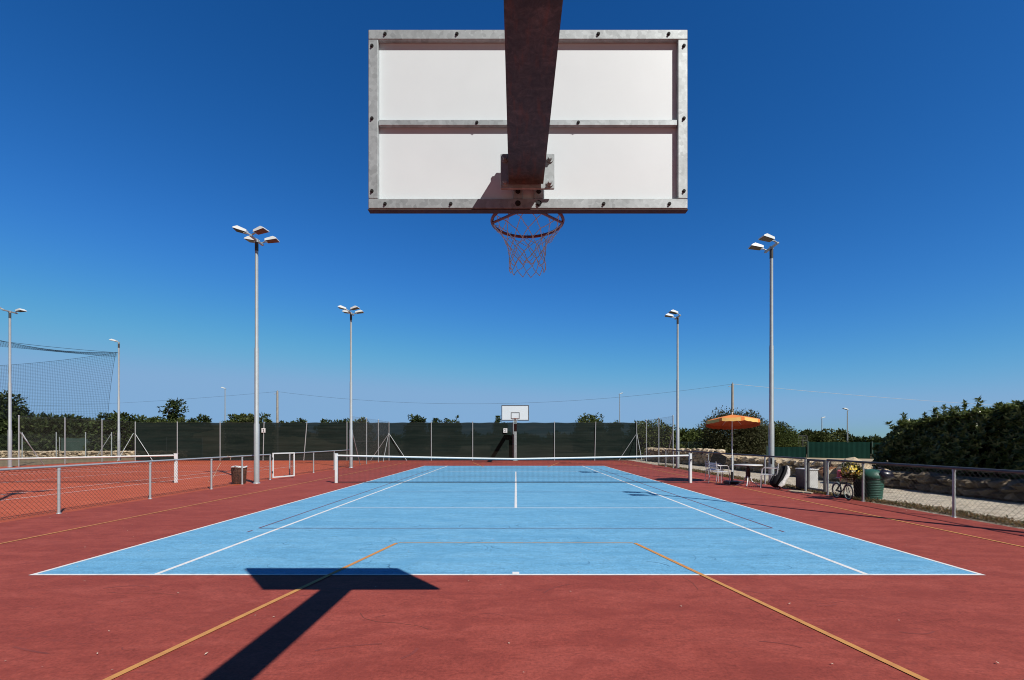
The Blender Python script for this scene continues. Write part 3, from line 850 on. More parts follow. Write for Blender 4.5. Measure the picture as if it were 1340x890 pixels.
def stone_wall(name, pts, h, s, label, seed, depth=.55, mat=None):
    rr = random.Random(seed); g = MB()
    for (a, b) in zip(pts[:-1], pts[1:]):
        a = Vector((a[0], a[1], 0)); b = Vector((b[0], b[1], 0)); L = (b - a).length; d = (b - a) / L
        zz = 0.0
        while zz < h:
            u = rr.uniform(-.2, 0) * s; hh = s * rr.uniform(.5, .8)
            while u < L:
                w = s * rr.uniform(.6, 1.5)
                p = a + d * (u + w / 2)
                rock_mesh(g, (p.x + rr.uniform(-.06, .06) + .25 * zz * .3, p.y + rr.uniform(-.06, .06), zz + hh / 2 + rr.uniform(-.03, .03)), (w * 1.05, depth * rr.uniform(.8, 1.1), hh * rr.uniform(1.0, 1.35)), rr.random() * 1e6, math.atan2(d.y, d.x) + rr.uniform(-.2, .2))
                u += w * .93
            zz += hh * .9
    o = g.build(name, mat or M_stone, None, (pts[0][0], pts[0][1], 0)); tag(o, label, 'stone wall', 'dry stone walls')
stone_wall('stone_wall', [(-56, 44.6), (-30.6, 44.2)], .55, .3, 'low pale dry stone wall beyond the orange court under the green netting', 5)
stone_wall('stone_wall', [(10.3, 37.5), (10.7, 33.8), (11.6, 30.5), (12.0, 28)], .75, .42, 'rough beige rubble wall behind the far two lamp mast', 6)
stone_wall('stone_wall', [(12.0, 27.8), (12.2, 24), (12.45, 20.5), (12.7, 17.6)], .50, .36, 'low wall of pale rough boulders behind the parasol and the racket bag', 8, .8)
stone_wall('stone_wall', [(12.8, 16.0), (13.0, 12), (13.25, 8), (13.4, 3)], .24, .42, 'row of big rough boulders edging the gravel under the large hedge', 9, 1.0, M_stoneshade)
def boulder(c, d, seed, label, mat=M_stone, rz=0.0):
    g = MB(); rock_mesh(g, (c[0], c[1], d[2] * .42), d, seed, rz); tag(g.build('boulder', mat, None, (c[0], c[1], 0)), label, 'boulder', 'boulders beside the gravel')
boulder((12.2, 17.2), (1.0, .9, .95), 31, 'large dark shaded boulder just right of the tall mast behind the racket bag', M_stone)
boulder((12.55, 16.2), (.8, .7, .6), 32, 'pale boulder low behind the grey cabinet')
boulder((12.3, 18.6), (.7, .6, .5), 35, 'small pale boulder behind the round table')
boulder((12.35, 18.75), (.75, .6, .62), 33, 'rust red and cream boulder above the flower bicycle', M_stoneo)
boulder((11.6, 15.6), (.55, .5, .30), 34, 'small sandy rock lying on gravel behind the closed gate')

# ------------------------------------------------------------------ vegetation
def leafquad(vs, fs, p, d, up, l, w):
    d = d.normalized(); s = d.cross(up)
    if s.length < 1e-4: s = d.cross(Vector((1, .2, 0)))
    s.normalize(); n = s.cross(d)
    o = len(vs)
    vs.extend([tuple(p), tuple(p + d * l * .45 + s * w * .5 + n * l * .06), tuple(p + d * l), tuple(p + d * l * .45 - s * w * .5 + n * l * .06)])
    fs.append((o, o + 1, o + 2, o + 3))
def rdir(rr):
    while True:
        q = Vector((rr.uniform(-1, 1), rr.uniform(-1, 1), rr.uniform(-1, 1)))
        if .05 < q.length < 1: return q.normalized()
def crown(c, rad, ncl, per, leaf, seed, clr=.28, flat=.35, hang=0.0, pw=.8):
    """leaf clumps scattered through an uneven ellipsoid volume"""
    rr = random.Random(seed); vs = []; fs = []; off = Vector((rr.uniform(0, 50),) * 3)
    for _ in range(ncl):
        q = rdir(rr); 
        if q.z < -flat: q.z = -flat * rr.random()
        q = Vector((math.copysign(abs(q.x) ** pw, q.x), math.copysign(abs(q.y) ** pw, q.y), math.copysign(abs(q.z) ** pw, q.z)))
        k = rr.uniform(.35, 1.0) ** .45
        lump = 1 + .24 * noise.noise(q * 1.7 + off) + .16 * noise.noise(q * 4.1 + off)
        cc = Vector((q.x * rad[0], q.y * rad[1], q.z * rad[2])) * k * lump * .93
        cr = clr * min(rad) * rr.uniform(.6, 1.35)
        for _ in range(per):
            w = rdir(rr) * cr * rr.uniform(.3, 1) ** .5; w.z *= .75
            p = Vector(c) + cc + w
            d = (w.normalized() * .6 + q * .4 + rdir(rr) * .9 + Vector((0, 0, .1 - hang)))
            leafquad(vs, fs, p, d, (Vector((0, 0, 1)) + rdir(rr) * .8), leaf * rr.uniform(.6, 1.35), leaf * rr.uniform(.4, .65))
    return vs, fs
def trunk_mesh(base, top, r, rad, seed, n=5):
    rr = random.Random(seed); g = MB(); base = Vector(base); top = Vector(top)
    pts = []; rs = []
    for i in range(7):
        s = i / 6; p = base.lerp(top, s) + Vector((rr.uniform(-.1, .1), rr.uniform(-.1, .1), 0)) * (s * 2 * r * 3)
        pts.append(p); rs.append(r * (1.15 - .75 * s))
    g.path(pts, r, 8, rr=rs)
    for i in range(n):
        a = pts[3 + i % 3]; th = rr.uniform(0, 2 * PI)
        b = top + Vector((math.cos(th) * rad[0] * .6, math.sin(th) * rad[1] * .6, rr.uniform(-.2, .5) * rad[2]))
        m = a.lerp(b, .5) + Vector((0, 0, .1 * rad[2]))
        g.path([a, m, b], r * .4, 6, rr=[r * .5, r * .34, r * .1])
    return g
def plant(name, x, y, z0, ztop, hw, mat, label, cat, seed, group=None, leaf=None, dens=1.0, depth=None, trunk_h=None, flat=.55):
    """a tree or shrub: crown from just above the ground (or trunk_h) up to ztop"""
    h = ztop - z0; hb = (trunk_h if trunk_h is not None else .05 * h)
    rz_ = (h - hb) / (1 + flat); c = (x, y, z0 + hb + rz_ * flat); rad = (hw, depth or hw * .9, rz_)
    dist = math.hypot(x, y)
    lf = leaf or max(.10, dist * .0052)
    area = 4 * PI * ((rad[0] * rad[1]) ** 1.6 / 3 + 2 * ((rad[0] * rad[2]) ** 1.6) / 3) ** (1 / 1.6)
    nleaf = int(min(26000, dens * 6.0 * area / (lf * lf * .5)))
    per = 26; ncl = max(14, nleaf // per)
    t = thing(name, (x, y, z0), label, cat, group)
    vs, fs = crown(c, rad, ncl, per, lf, seed, .26 if ncl > 60 else .34, flat)
    g = MB(); g.add(vs, fs); g.build('crown' if name == 'tree' else 'foliage', mat, t)
    trunk_mesh((x, y, z0 - .05), (x, y, z0 + hb + rz_ * (flat * .8)), max(.05, .045 * h), rad, seed + 1).build('trunk' if name == 'tree' else 'stem', M_wood, t)
    return t
def ptree(px, py, hwpx, Y, mat, label, seed, name='tree', z0=-.03, **k):
    return plant(name, wx(px, Y), Y, z0, wz(py, Y), hwpx * 1.28 * Y / 625, mat, label, 'tree' if name == 'tree' else 'shrub', seed, 'trees beyond the courts' if name == 'tree' else 'shrubs beyond the courts', **k)
ptree(-8, 511, 26, 52, F_dark, 'tall dark tree at the left edge behind the ball net', 101)
ptree(26, 540, 20, 55, F_dark, 'dark rounded tree between the left edge tree and the ball net mast', 102)
ptree(66, 544, 36, 50, F_dark, 'broad dark shrub under the ball net behind the left wire fence', 103, 'shrub')
ptree(97, 546, 20, 84, F_mid, 'wooded clump on the dry hill under the ball net', 104, z0=2.2)
ptree(136, 551, 14, 100, F_mid, 'low wooded clump on the hill left of the one lamp mast', 105, z0=2)
ptree(58, 549, 30, 110, F_mid, 'far green clump at the left end of the hill', 106, z0=1)
ptree(160, 541, 26, 47, F_dark, 'dark bushy tree standing behind the one lamp mast', 107)
ptree(184, 547, 14, 52, F_dark, 'small dark tree where the green screen begins', 108)
ptree(202, 542, 11, 62, F_mid, 'small yellow green tree topping the screen left of the lone tall tree', 109)
ptree(222, 546.5, 12, 60, F_mid, 'bushy green tree at the foot of the lone tall tree', 110)
ptree(238, 549, 9, 64, F_light, 'small light green tree just right of the lone tall tree', 111)
ptree(227, 523, 10.5, 66, F_dark, 'lone tall tree with bare lower trunk above the green screen', 112, trunk_h=4.4, flat=.9, dens=.55)
ptree(253, 547.5, 8, 90, F_dark, 'tiny dark far tree, left one of a pair near the slim lamp', 113)
ptree(267, 546, 9, 92, F_dark, 'rounded far tree, right one of a pair near the slim lamp', 114)
ptree(314, 538.5, 13, 60, F_mid, 'leafy green tree left of the big four lamp mast', 115)
ptree(330, 541.5, 10, 58, F_light, 'light green tree right behind the big four lamp mast', 116)
ptree(346, 544, 8, 58, F_mid, 'small green tree just right of the big four lamp mast', 117)
ptree(372, 550, 6, 95, F_dark, 'tiny dark far tree beside the brown utility pole', 118)
ptree(391, 548.8, 9, 98, F_dark, 'low dark far tree right of the brown utility pole', 119)
ptree(428, 550.2, 9, 100, F_dark, 'flat dark far tree midway between the two four lamp masts', 120)
ptree(450, 549, 14, 96, F_dark, 'wide dark far tree behind the far four lamp mast', 121)
ptree(472, 546.8, 11, 70, F_mid, 'dark green tree just right of the far four lamp mast', 122)
ptree(544, 542, 11, 66, F_dark, 'rounded dark tree, largest above the screen left of the backboard', 123)
ptree(568, 546.5, 6, 68, F_dark, 'small pointed dark tree, middle of three left of the backboard', 124)
ptree(584, 548, 8, 72, F_dark, 'low dark tree nearest the backboard of the three left of it', 125)
ptree(597, 547, 5, 66, F_mid, 'little tree right of the low dark tree left of the backboard', 1251)
ptree(654, 548.5, 8, 70, F_dark, 'dark tree peeping out behind the far backboard', 126)
ptree(772, 542, 17, 62, F_mid, 'dome shaped yellow green tree right of the far backboard', 127)
ptree(805, 549, 8, 66, F_dark, 'small dark tree beside the slim lamp right of the backboard', 128)
ptree(853, 553, 26, 41, F_mid, 'large green shrub filling the view through the right tall wire fence', 129, 'shrub')
ptree(878, 553, 5, 39.5, F_mid, 'thin wispy sapling at the end of the right tall wire fence', 130, dens=.25, trunk_h=1.2)
ptree(900, 562, 20, 58, F_mid, 'mid green tree behind the far right green wire fence', 131)
ptree(918, 559.5, 14, 60, F_mid, 'rounded green tree left of the bush behind the parasol', 132)
plant('shrub', wx(960, 34.5), 34.5, .2, wz(538.5, 34.5), 2.25, F_olive, 'big grey green olive like shrub right behind the orange parasol', 'shrub', 133, 'shrubs beyond the courts', leaf=.15, dens=.9)
plant('shrub', wx(999, 36), 36, .2, wz(556, 36), 2.2, F_mid, 'broad green shrub to the left of the right tall mast', 'shrub', 134, 'shrubs beyond the courts', leaf=.15)
ptree(1030, 567, 20, 44, F_mid, 'low green tree just right of the right tall mast', 135)
ptree(1064, 566, 22, 62, F_light, 'yellow green tree left part of the clump below the pair of slim lamps', 136)
ptree(1092, 565.5, 19, 64, F_light, 'yellow green tree right part of the clump below the pair of slim lamps', 137)
ptree(1141, 571, 16, 52, F_dark, 'low dark shrub between the slim lamps and the large hedge', 138, 'shrub')
# far woodland as one mass
rr = random.Random(77); vs = []; fs = []
for i in range(260):
    a = R(rr.uniform(-66, 66)); dd = rr.uniform(150, 230); x = math.sin(a) * dd; y = math.cos(a) * dd
    if 30 < math.degrees(a) < 44: continue
    v2, f2 = crown((x, y, rr.uniform(.4, 1.4)), (rr.uniform(5, 9), 4, rr.uniform(1.8, 3.0)), 14, 12, 1.3, 900 + i, .35, .3)
    o = len(vs); vs += v2; fs += [tuple(q + o for q in f) for f in f2]
g = MB(); g.add(vs, fs); struct(g.build('woodland', F_dark), 'stuff')

# large glossy hedge on the right
t = thing('hedge', (15.3, 13, .5), 'large dense glossy dark green hedge along the right behind boulders', 'hedge')
rr = random.Random(55); vs = []; fs = []
hx, hy0, hy1 = 14.95, 4.5, 18.1
def hedge_top(y): return 2.20 + .22 * noise.noise(Vector((y * .55, 3.3, 0))) + .14 * noise.noise(Vector((y * 1.9, 1, 0))) + .078 * max(0, min(6, 17.5 - y)) - .5 * max(0, (y - 17.0)) ** 2 * .45
def hedge_half(y, s): return (1.32 + .2 * noise.noise(Vector((y * .7, 9, 0)))) * math.sqrt(max(0, 1 - max(0, s) ** 3.2))
def rosette(p, out, size, n=7):
    out = out.normalized(); a = out.cross(Vector((0, 0, 1)) if abs(out.z) < .9 else Vector((1, 0, 0))).normalized(); b = out.cross(a)
    for i in range(n):
        th = 2 * PI * i / n + rr.uniform(-.3, .3); s = a * math.cos(th) + b * math.sin(th)
        leafquad(vs, fs, p, s * rr.uniform(.7, 1.0) + out * rr.uniform(.15, .8), out, size * rr.uniform(.75, 1.25), size * .42)
for _ in range(7600):
    y = rr.uniform(hy0, hy1); zt_ = hedge_top(y); s = rr.uniform(0, 1) ** .8; zz = .45 + (zt_ - .45) * s
    hw = hedge_half(y, s); th = rr.random()
    side = -1 if rr.random() < .72 else 1
    if rr.random() < .3: zz = zt_ - rr.uniform(0, .16); xx = hx + rr.uniform(-1, 1) * hw * .9; out = Vector((rr.uniform(-.5, .5), rr.uniform(-.5, .5), 1))
    else:
        lump = .30 * noise.noise(Vector((y * 1.3, zz * 1.5, 5))) + .12 * noise.noise(Vector((y * 3.6, zz * 3.8, 2)))
        xx = hx + side * (hw + lump - rr.random() ** 2 * .35); out = Vector((side * .9, rr.uniform(-.9, .5), rr.uniform(.0, 1.3)))
    rosette(Vector((xx, y + rr.uniform(-.05, .05), zz)), out, rr.uniform(.12, .19))
# end caps and upright shoots that break the top outline
for _ in range(900):
    s = rr.random(); zz = .45 + (hedge_top(hy1) - .6) * s
    rosette(Vector((hx + rr.uniform(-1, 1) * hedge_half(hy1, s), hy1 + rr.uniform(-.1, .3), zz)), Vector((rr.uniform(-.6, .6), 1, .4)), .11)
for _ in range(190):
    y = rr.uniform(hy0, hy1 - .6); x = hx + rr.uniform(-1.1, .7); zt_ = hedge_top(y)
    hgt = rr.uniform(.05, .55) * rr.uniform(.25, 1)
    for k in range(3 + int(hgt * 12)):
        rosette(Vector((x + rr.uniform(-.03, .03), y + rr.uniform(-.03, .03), zt_ - .05 + hgt * k / (3 + hgt * 12))), Vector((rr.uniform(-.4, .4), rr.uniform(-.4, .4), 1)), rr.uniform(.11, .17), 6)
g = MB(); g.add(vs, fs); g.build('foliage', F_hedge, t)
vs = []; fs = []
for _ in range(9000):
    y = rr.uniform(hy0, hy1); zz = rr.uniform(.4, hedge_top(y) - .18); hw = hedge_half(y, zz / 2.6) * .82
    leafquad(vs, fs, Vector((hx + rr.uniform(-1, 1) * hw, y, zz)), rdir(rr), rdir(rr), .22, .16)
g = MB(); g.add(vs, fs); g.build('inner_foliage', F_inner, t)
g = MB()
for i in range(14):
    y = hy0 + .5 + i * 1.0; g.path([(hx, y, .3), (hx + rr.uniform(-.2, .2), y + .1, 1.0), (hx + rr.uniform(-.5, .5), y + rr.uniform(-.4, .4), 1.8)], .05, 6, rr=[.06, .045, .015])
g.build('stem', M_wood, t)

# weeds along the right fence
rr = random.Random(12); vs = []; fs = []; vs2 = []; fs2 = []
for _ in range(24000):
    y = rr.uniform(4, 30); dens = noise.noise(Vector((y * .7, 2, 0)))
    if y > 14 and rr.random() < .30: continue
    w_ = .30 + .38 * max(0, dens) + (.30 if y < 12.3 else (.22 if y > 15 else 0))
    x = 8.88 + rr.random() ** 1.4 * w_ + (.15 if y < 12 else .02)
    p = Vector((x, y, -.01 + rr.random() ** 2 * .05))
    d = Vector((rr.uniform(-1, 1), rr.uniform(-1, 1), rr.uniform(.1, .9)))
    (A_, B_) = (vs, fs) if rr.random() < .68 else (vs2, fs2)
    leafquad(A_, B_, p, d, Vector((rr.uniform(-.5, .5), rr.uniform(-.5, .5), 1)), rr.uniform(.03, .085), rr.uniform(.012, .03))
g = MB(); g.add(vs, fs); n0_ = len(g.f); g.add(vs2, fs2, mi=1); struct(g.build('weeds', [F_weed, F_weedg]), 'stuff')
# dead leaves and grit scattered on the courts
rr = random.Random(4); vs = []; fs = []
for _ in range(330):
    x = rr.uniform(-9.6, 8.8); y = 2.6 + rr.random() ** 1.3 * 22
    if rr.random() < .35: x = rr.choice((-9.5, 8.6)) + rr.uniform(-.25, .25)
    leafquad(vs, fs, Vector((x, y, .010)), Vector((rr.uniform(-1, 1), rr.uniform(-1, 1), .12)), Vector((rr.uniform(-.2, .2), 0, 1)), rr.uniform(.012, .035), rr.uniform(.008, .018))
M_litter = plain('litter', (.55, .43, .34), .9, 0, .3, 3)
g = MB(); g.add(vs, fs); struct(g.build('leaf_litter', M_litter), 'stuff')

# green solid screen fence on the right, and a see-through green wire fence
t = thing('green_panel_fence', (19, 30, 0), 'dark green ribbed panel fence behind boulders, stepping up in height to the right', 'fence')
for (pa_, pb_, py) in ((1003, 1056, 585), (1056.5, 1140, 578.5), (1140.5, 1240, 579.5)):
    Yf = 30.0; g = MB(); xa, xb = wx(pa_, Yf), wx(pb_, Yf); zt_ = wz(py, Yf); n = max(4, int((xb - xa) / .16)); vs = []; fs = []
    for i in range(n + 1):
        x = xa + (xb - xa) * i / n; yy = Yf + (.03 if i % 2 else 0)
        vs += [(x, yy, .1), (x, yy, zt_ + .012 * math.sin(i * .7)), (x, yy + .03, zt_ + .012 * math.sin(i * .7)), (x, yy + .03, .1)]
    for i in range(n):
        for k in range(3): a = i * 4 + k; fs.append((a, a + 4, a + 5, a + 1))
    g.add(vs, fs); g.build('panel', M_greenpanel, t)
    p = MB(); p.bbox((xa, Yf - .04, zt_ / 2 + .05), (.07, .07, zt_ + .05), .006); p.build('post', M_greenwire, t)
t = thing('green_wire_fence', (16.5, 46, 0), 'see through green wire fence with thin dark posts left of the shrub behind the parasol', 'wire fence')
for i in range(9):
    g = MB(); x = wx(884, 46) + i * .62; g.tube((x, 46, 0), (x, 46, wz(578.5, 46)), .025, n=6); g.build('post', M_greenwire, t)
g = MB(); chainlink(g, lambda u: (wx(884, 46) + u, 46.03), 5.0, 1.35, .05, .11, .004)
g.tube((wx(884, 46), 46, 1.4), (wx(884, 46) + 5, 46, 1.4), .014, n=5); g.build('mesh', M_greenwire, t)
g = MB(); xs = wx(1050, 42)
t = thing('goal_frame', (xs, 42, 0), 'small pale frame with netting above the lower dark green panel', 'goal')
for (a, b) in ((1044.5, 1044.5), (1050.5, 1050.5), (1056, 1056)): g.tube((wx(a, 42), 42, 0), (wx(b, 42), 42, wz(570.5, 42)), .03, n=6)
for py in (570.5, 577): g.tube((wx(1044.5, 42), 42, wz(py, 42)), (wx(1056, 42), 42, wz(py, 42)), .02, n=6)
g.build('frame', M_wire, t)
g = MB(); chainlink(g, lambda u: (wx(1044.5, 42) + u, 42.02), .77, wz(570.5, 42), .02, .1, .003); g.build('netting', M_wire, t)

# ------------------------------------------------------------------ things by the right fence
# parasol
ux, uy = 7.86, 17.35
t = thing('parasol', (ux, uy, 0), 'tilted orange parasol with yellow edge standing between chairs and table', 'parasol')
zc = wz(541, uy) - .05; rc = .93
Mt = Matrix.Rotation(R(-8), 3, 'X') @ Matrix.Rotation(R(2), 3, 'Y')
def U(r, th, z): return Mt @ Vector((r * math.cos(th), r * math.sin(th), z)) + Vector((ux, uy, zc))
g = MB(); ns = 8; sub = 6; vs = []; fs = []; prof = [(.02, 0), (.25, -.055), (.5, -.12), (.72, -.185), (rc, -.255)]
N = ns * sub
for (r, zz) in prof:
    for i in range(N):
        s = (i % sub) / sub; sc = 1 - .045 * (r / rc) * math.sin(PI * s); vs.append(U(r * sc, 2 * PI * i / N, zz - .02 * (r / rc) * math.sin(PI * s)))
for k in range(len(prof) - 1):
    for i in range(N): j = (i + 1) % N; fs.append((k * N + i, k * N + j, k * N + N + j, k * N + N + i))
g.add(vs, fs, True); can = g.build('canopy', M_orange, t)
g = MB(); vs = []; fs = []; mis = []
for i in range(N + 1):
    s = (i % sub) / sub; sc = 1 - .045 * math.sin(PI * s); th = 2 * PI * i / N
    vs += [U(rc * sc, th, -.255 - .02 * math.sin(PI * s)), U(rc * sc * 1.012, th, -.37 - .02 * math.sin(PI * s) - .015 * (i % 2))]
for i in range(N): g.add([vs[2 * i], vs[2 * i + 1], vs[2 * i + 3], vs[2 * i + 2]], [(0, 1, 2, 3)], False, 1 if (i % 6) == 5 else 0)
ctr = Vector((ux, uy, 0))
for i in range(N):
    q = [vs[2 * i], vs[2 * i + 2], vs[2 * i + 3], vs[2 * i + 1]]
    g.add([p + (Vector((ux, uy, p.z)) - p).normalized() * .008 for p in q], [(0, 1, 2, 3)], False, 2)
g.build('valance', [M_yellow, M_orange, M_lining], can)
g = MB(); vs = []; fs = []
for (r, zz) in prof[:-1] + [(rc - .012, -.255)]:
    for i in range(N):
        s = (i % sub) / sub; sc = 1 - .045 * (r / rc) * math.sin(PI * s); vs.append(U(r * sc, 2 * PI * i / N, zz - .012 - .02 * (r / rc) * math.sin(PI * s)))
for k in range(len(prof) - 1):
    for i in range(N): j = (i + 1) % N; fs.append((k * N + i, k * N + N + i, k * N + N + j, k * N + j))
g.add(vs, fs, True); g.build('lining', M_lining, can)
for i in range(ns):
    th = 2 * PI * i / ns
    g = MB(); g.path([U(.03, th, -.02), U(.5, th, -.135), U(rc, th, -.262)], .007, 5); g.build('rib', M_alu, t)
g = MB(); top = U(0, 0, .06); g.tube((ux, uy, .08), (ux, uy, 1.6), .020, n=10); g.tube((ux, uy, 1.6), top, .016, n=10); g.lathe(top, [(.02, -.02), (.028, .0), (.012, .03)], 10); g.build('pole', M_white, t)
g = MB(); g.tube((ux, uy, .05), (ux, uy, .42), .042, n=12); g.bbox((ux + .02, uy - .05, .045), (.52, .52, .09), .012); g.build('base', M_black, t)
# round table
tx, ty = 7.95, 16.35
t = thing('round_table', (tx, ty, 0), 'round white cafe table on splayed metal feet under the parasol', 'table')
g = MB(); g.lathe((tx, ty, .70), [(.40, 0), (.455, .006), (.46, .02), (.455, .032), (.0, .034)], 36); g.build('tabletop', M_tabletop, t)
g = MB(); g.tube((tx, ty, .28), (tx, ty, .70), .042, n=12); g.lathe((tx, ty, .66), [(.05, 0), (.16, .04)], 12); g.tube((tx, ty, .26), (tx, ty, .62), .075, n=10); g.build('pedestal', M_brown, t)
for k in range(4):
    a = PI / 4 + PI / 2 * k + .2; g = MB()
    g.path([(tx + .05 * math.cos(a), ty + .05 * math.sin(a), .36), (tx + .12 * math.cos(a), ty + .12 * math.sin(a), .16), (tx + .30 * math.cos(a), ty + .30 * math.sin(a), .035), (tx + .36 * math.cos(a), ty + .36 * math.sin(a), .015)], .018, 8)
    g.build('leg', M_alu, t)
# aluminium armchairs
def make_chair(x, y, label):
    t = thing('metal_chair', (x, y, 0), label, 'chair', 'metal chairs round the table')
    r = .012
    for s in (-1, 1):
        g = MB(); g.path([(x + .26 * s, y + .24, 0), (x + .25 * s, y + .23, .40), (x + .25 * s, y + .20, .62), (x + .25 * s, y + .14, .66), (x + .25 * s, y - .16, .65), (x + .23 * s, y - .22, .66)], r, 8); g.build('leg', M_alu, t)
        g = MB(); g.path([(x + .23 * s, y - .28, 0), (x + .22 * s, y - .22, .42), (x + .21 * s, y - .27, .80)], r, 8); g.build('leg', M_alu, t)
    g = MB()
    for k in range(7): yy = y - .19 + k * .065; g.bbox((x, yy, .44), (.46, .045, .010), .003)
    g.tube((x - .23, y - .2, .43), (x - .23, y + .22, .43), .010, n=6); g.tube((x + .23, y - .2, .43), (x + .23, y + .22, .43), .010, n=6)
    g.build('seat', M_alu, t)
    g = MB(); g.path([(x - .21, y - .27, .79)] + [(x + .21 * math.cos(PI - PI * i / 8), y - .27 - .02 * math.sin(PI * i / 8), .79 + .05 * math.sin(PI * i / 8)) for i in range(9)], r, 8)
    for k in range(4): zz = .54 + k * .065; g.bbox((x, y - .255 - (zz - .45) * .06, zz), (.42, .008, .04), .002)
    g.build('backrest', M_alu, t)
    return t
c0 = make_chair(0, 0, 'metal armchair left of the parasol, farthest from the table')
c0.location = (7.62, 18.35, 0); c0.rotation_euler = (0, 0, R(-130))
dup(c0, (7.35, 17.25, 0), R(-80), 'metal armchair beside the parasol pole, facing the table')
dup(c0, (8.34, 15.72, 0), R(60), 'metal armchair right of the table, next to the racket bag')
# racket bag leaning on the fence
bx, by = 8.40, 15.45
t = thing('racket_bag', (bx, by, 0), 'black and white tennis racket bag leaning against the right fence', 'bag')
ax = Vector((.52, .12, .74)).normalized(); up = Vector((-.74, -.18, .52)).normalized(); sd = ax.cross(up).normalized()
def loft(prof, n=16, e=.7):
    g = MB(); vs = []
    for (s, w, h, o1, o2) in prof:
        for i in range(n):
            a = 2 * PI * i / n; ca, sa = math.cos(a), math.sin(a)
            vs.append(Vector((bx, by, .03)) + ax * s + sd * (o2 + w * math.copysign(abs(ca) ** e, ca)) + up * (o1 + h * math.copysign(abs(sa) ** e, sa)))
    fs = [(k * n + i, k * n + (i + 1) % n, k * n + n + (i + 1) % n, k * n + n + i) for k in range(len(prof) - 1) for i in range(n)]
    g.add(vs, fs, True); g.add(vs[:n], [tuple(range(n - 1, -1, -1))]); g.add(vs[-n:], [tuple(range(n))])
    return g
loft([(0, .09, .10, .10, 0), (.05, .15, .14, .10, 0), (.3, .17, .15, .10, 0), (.55, .15, .13, .09, 0), (.72, .10, .09, .08, 0), (.80, .04, .04, .07, 0)]).build('body', M_bagpl, t)
loft([(.05, .11, .06, .02, .10), (.18, .15, .09, -.01, .09), (.3, .12, .08, -.02, .08), (.56, .16, .08, -.02, .05), (.74, .10, .06, .01, .03), (.83, .04, .03, .04, .01)]).build('side_panel', M_baggrey, t)
loft([(.04, .07, .04, -.06, .07), (.12, .10, .05, -.07, .07), (.28, .11, .05, -.08, .06), (.34, .08, .03, -.07, .06)]).build('pocket', M_bagpl, t)
g = MB(); g.path([Vector((bx, by, .03)) + ax * s + up * (.22 + .06 * math.sin(PI * s / .6)) for s in (.1, .2, .3, .4, .5, .6)], .014, 6); g.build('strap', M_black, t)
# grey cabinet
t = thing('utility_cabinet', (9.15, 15.05, 0), 'grey metal cabinet with one bright side behind the closed gate', 'cabinet')
g = MB(); g.bbox((9.17, 15.05, .35), (.30, .66, .58), .01); g.build('body', M_greycab, t)
g = MB(); g.bbox((9.17, 15.05, .655), (.34, .70, .028), .006); g.build('lid', M_greycab, t)
g = MB(); g.bbox((9.17, 15.05, .03), (.26, .6, .06), .004); g.build('plinth', M_concrete, t)
g = MB(); g.bbox((9.014, 15.05, .35), (.012, .65, .575), .004); g.bbox((9.006, 14.83, .36), (.016, .03, .09), .003); g.build('door', plain('dark_grey_door', (.055, .057, .075), .5), t)
# pale slab on the court edge
g = MB(); vs = []; n = 18; rr = random.Random(2)
for zz in (.0, .022):
    for i in range(n): a = 2 * PI * i / n; k = 1 + rr.uniform(-.18, .15); vs.append((8.6 + .24 * k * math.cos(a), 14.45 + .42 * k * math.sin(a), zz))
g.add(vs, [tuple(range(n - 1, -1, -1)), tuple(range(n, 2 * n))] + [(i, (i + 1) % n, n + (i + 1) % n, n + i) for i in range(n)])
tag(g.build('stone_slab', M_stone, None, (8.6, 14.45, 0)), 'flat pale irregular stone slab lying on red court before the grey cabinet', 'slab')
# litter bin with black bag
t = thing('litter_bin', (9.42, 12.65, 0), 'green ribbed round litter bin with domed lid behind the right fence', 'litter bin')
g = MB(); prof = [(.22, .02)]
for k in range(12): zz = .03 + k * .044; r = .225 + .004 * k; prof += [(r, zz), (r + .014, zz + .012), (r + .014, zz + .03), (r, zz + .042)]
g.lathe((9.42, 12.65, 0), prof, 28); g.build('body', M_bin, t)
g = MB(); g.lathe((9.42, 12.65, .56), [(.285, .0), (.30, .02), (.29, .09), (.24, .17), (.15, .225), (.0, .24)], 28); g.build('lid', M_bin, t)
g = MB(); g.path([(9.42 + .275 * math.cos(a), 12.65 + .275 * math.sin(a), .545) for a in [2 * PI * i / 24 for i in range(24)]], .014, 6, True); g.build('rim', M_black, t)
g = MB(); vs = []; n = 14
for k in range(8):
    ph = PI * k / 7
    for i in range(n):
        th = 2 * PI * i / n; q = Vector((math.sin(ph) * math.cos(th), math.sin(ph) * math.sin(th), math.cos(ph)))
        f = 1 + .25 * noise.noise(q * 2.3 + Vector((4, 4, 4)))
        vs.append((9.60 + .19 * q.x * f, 12.42 + .16 * q.y * f, .655 + .13 * q.z * f))
g.add(vs, [(k * n + i, k * n + (i + 1) % n, k * n + n + (i + 1) % n, k * n + n + i) for k in range(7) for i in range(n)], True)
g.path([(9.58, 12.42, .76), (9.54, 12.45, .82), (9.48, 12.5, .84)], .03, 6, rr=[.05, .02, .035])
tag(g.build('rubbish_bag', plain('shiny_black_film', (.010, .010, .022), .3), None, (9.62, 12.42, .4)), 'shiny black rubbish bag hanging over the side of the green bin', 'bag')
# dark upright board beside the bin (its shaded left neighbour)
t = thing('leaning_panel', (9.12, 12.72, 0), 'black upright panel leaning at the left side of the green bin', 'panel')
g = MB(); g.bbox((9.11, 12.66, .40), (.05, .42, .80), .01, Matrix.Rotation(R(-4), 3, 'Y')); g.build('sheet', M_matte, t)
g = MB(); g.bbox((9.11, 12.66, .81), (.065, .44, .025), .005); g.build('edge_strip', M_collar, t)
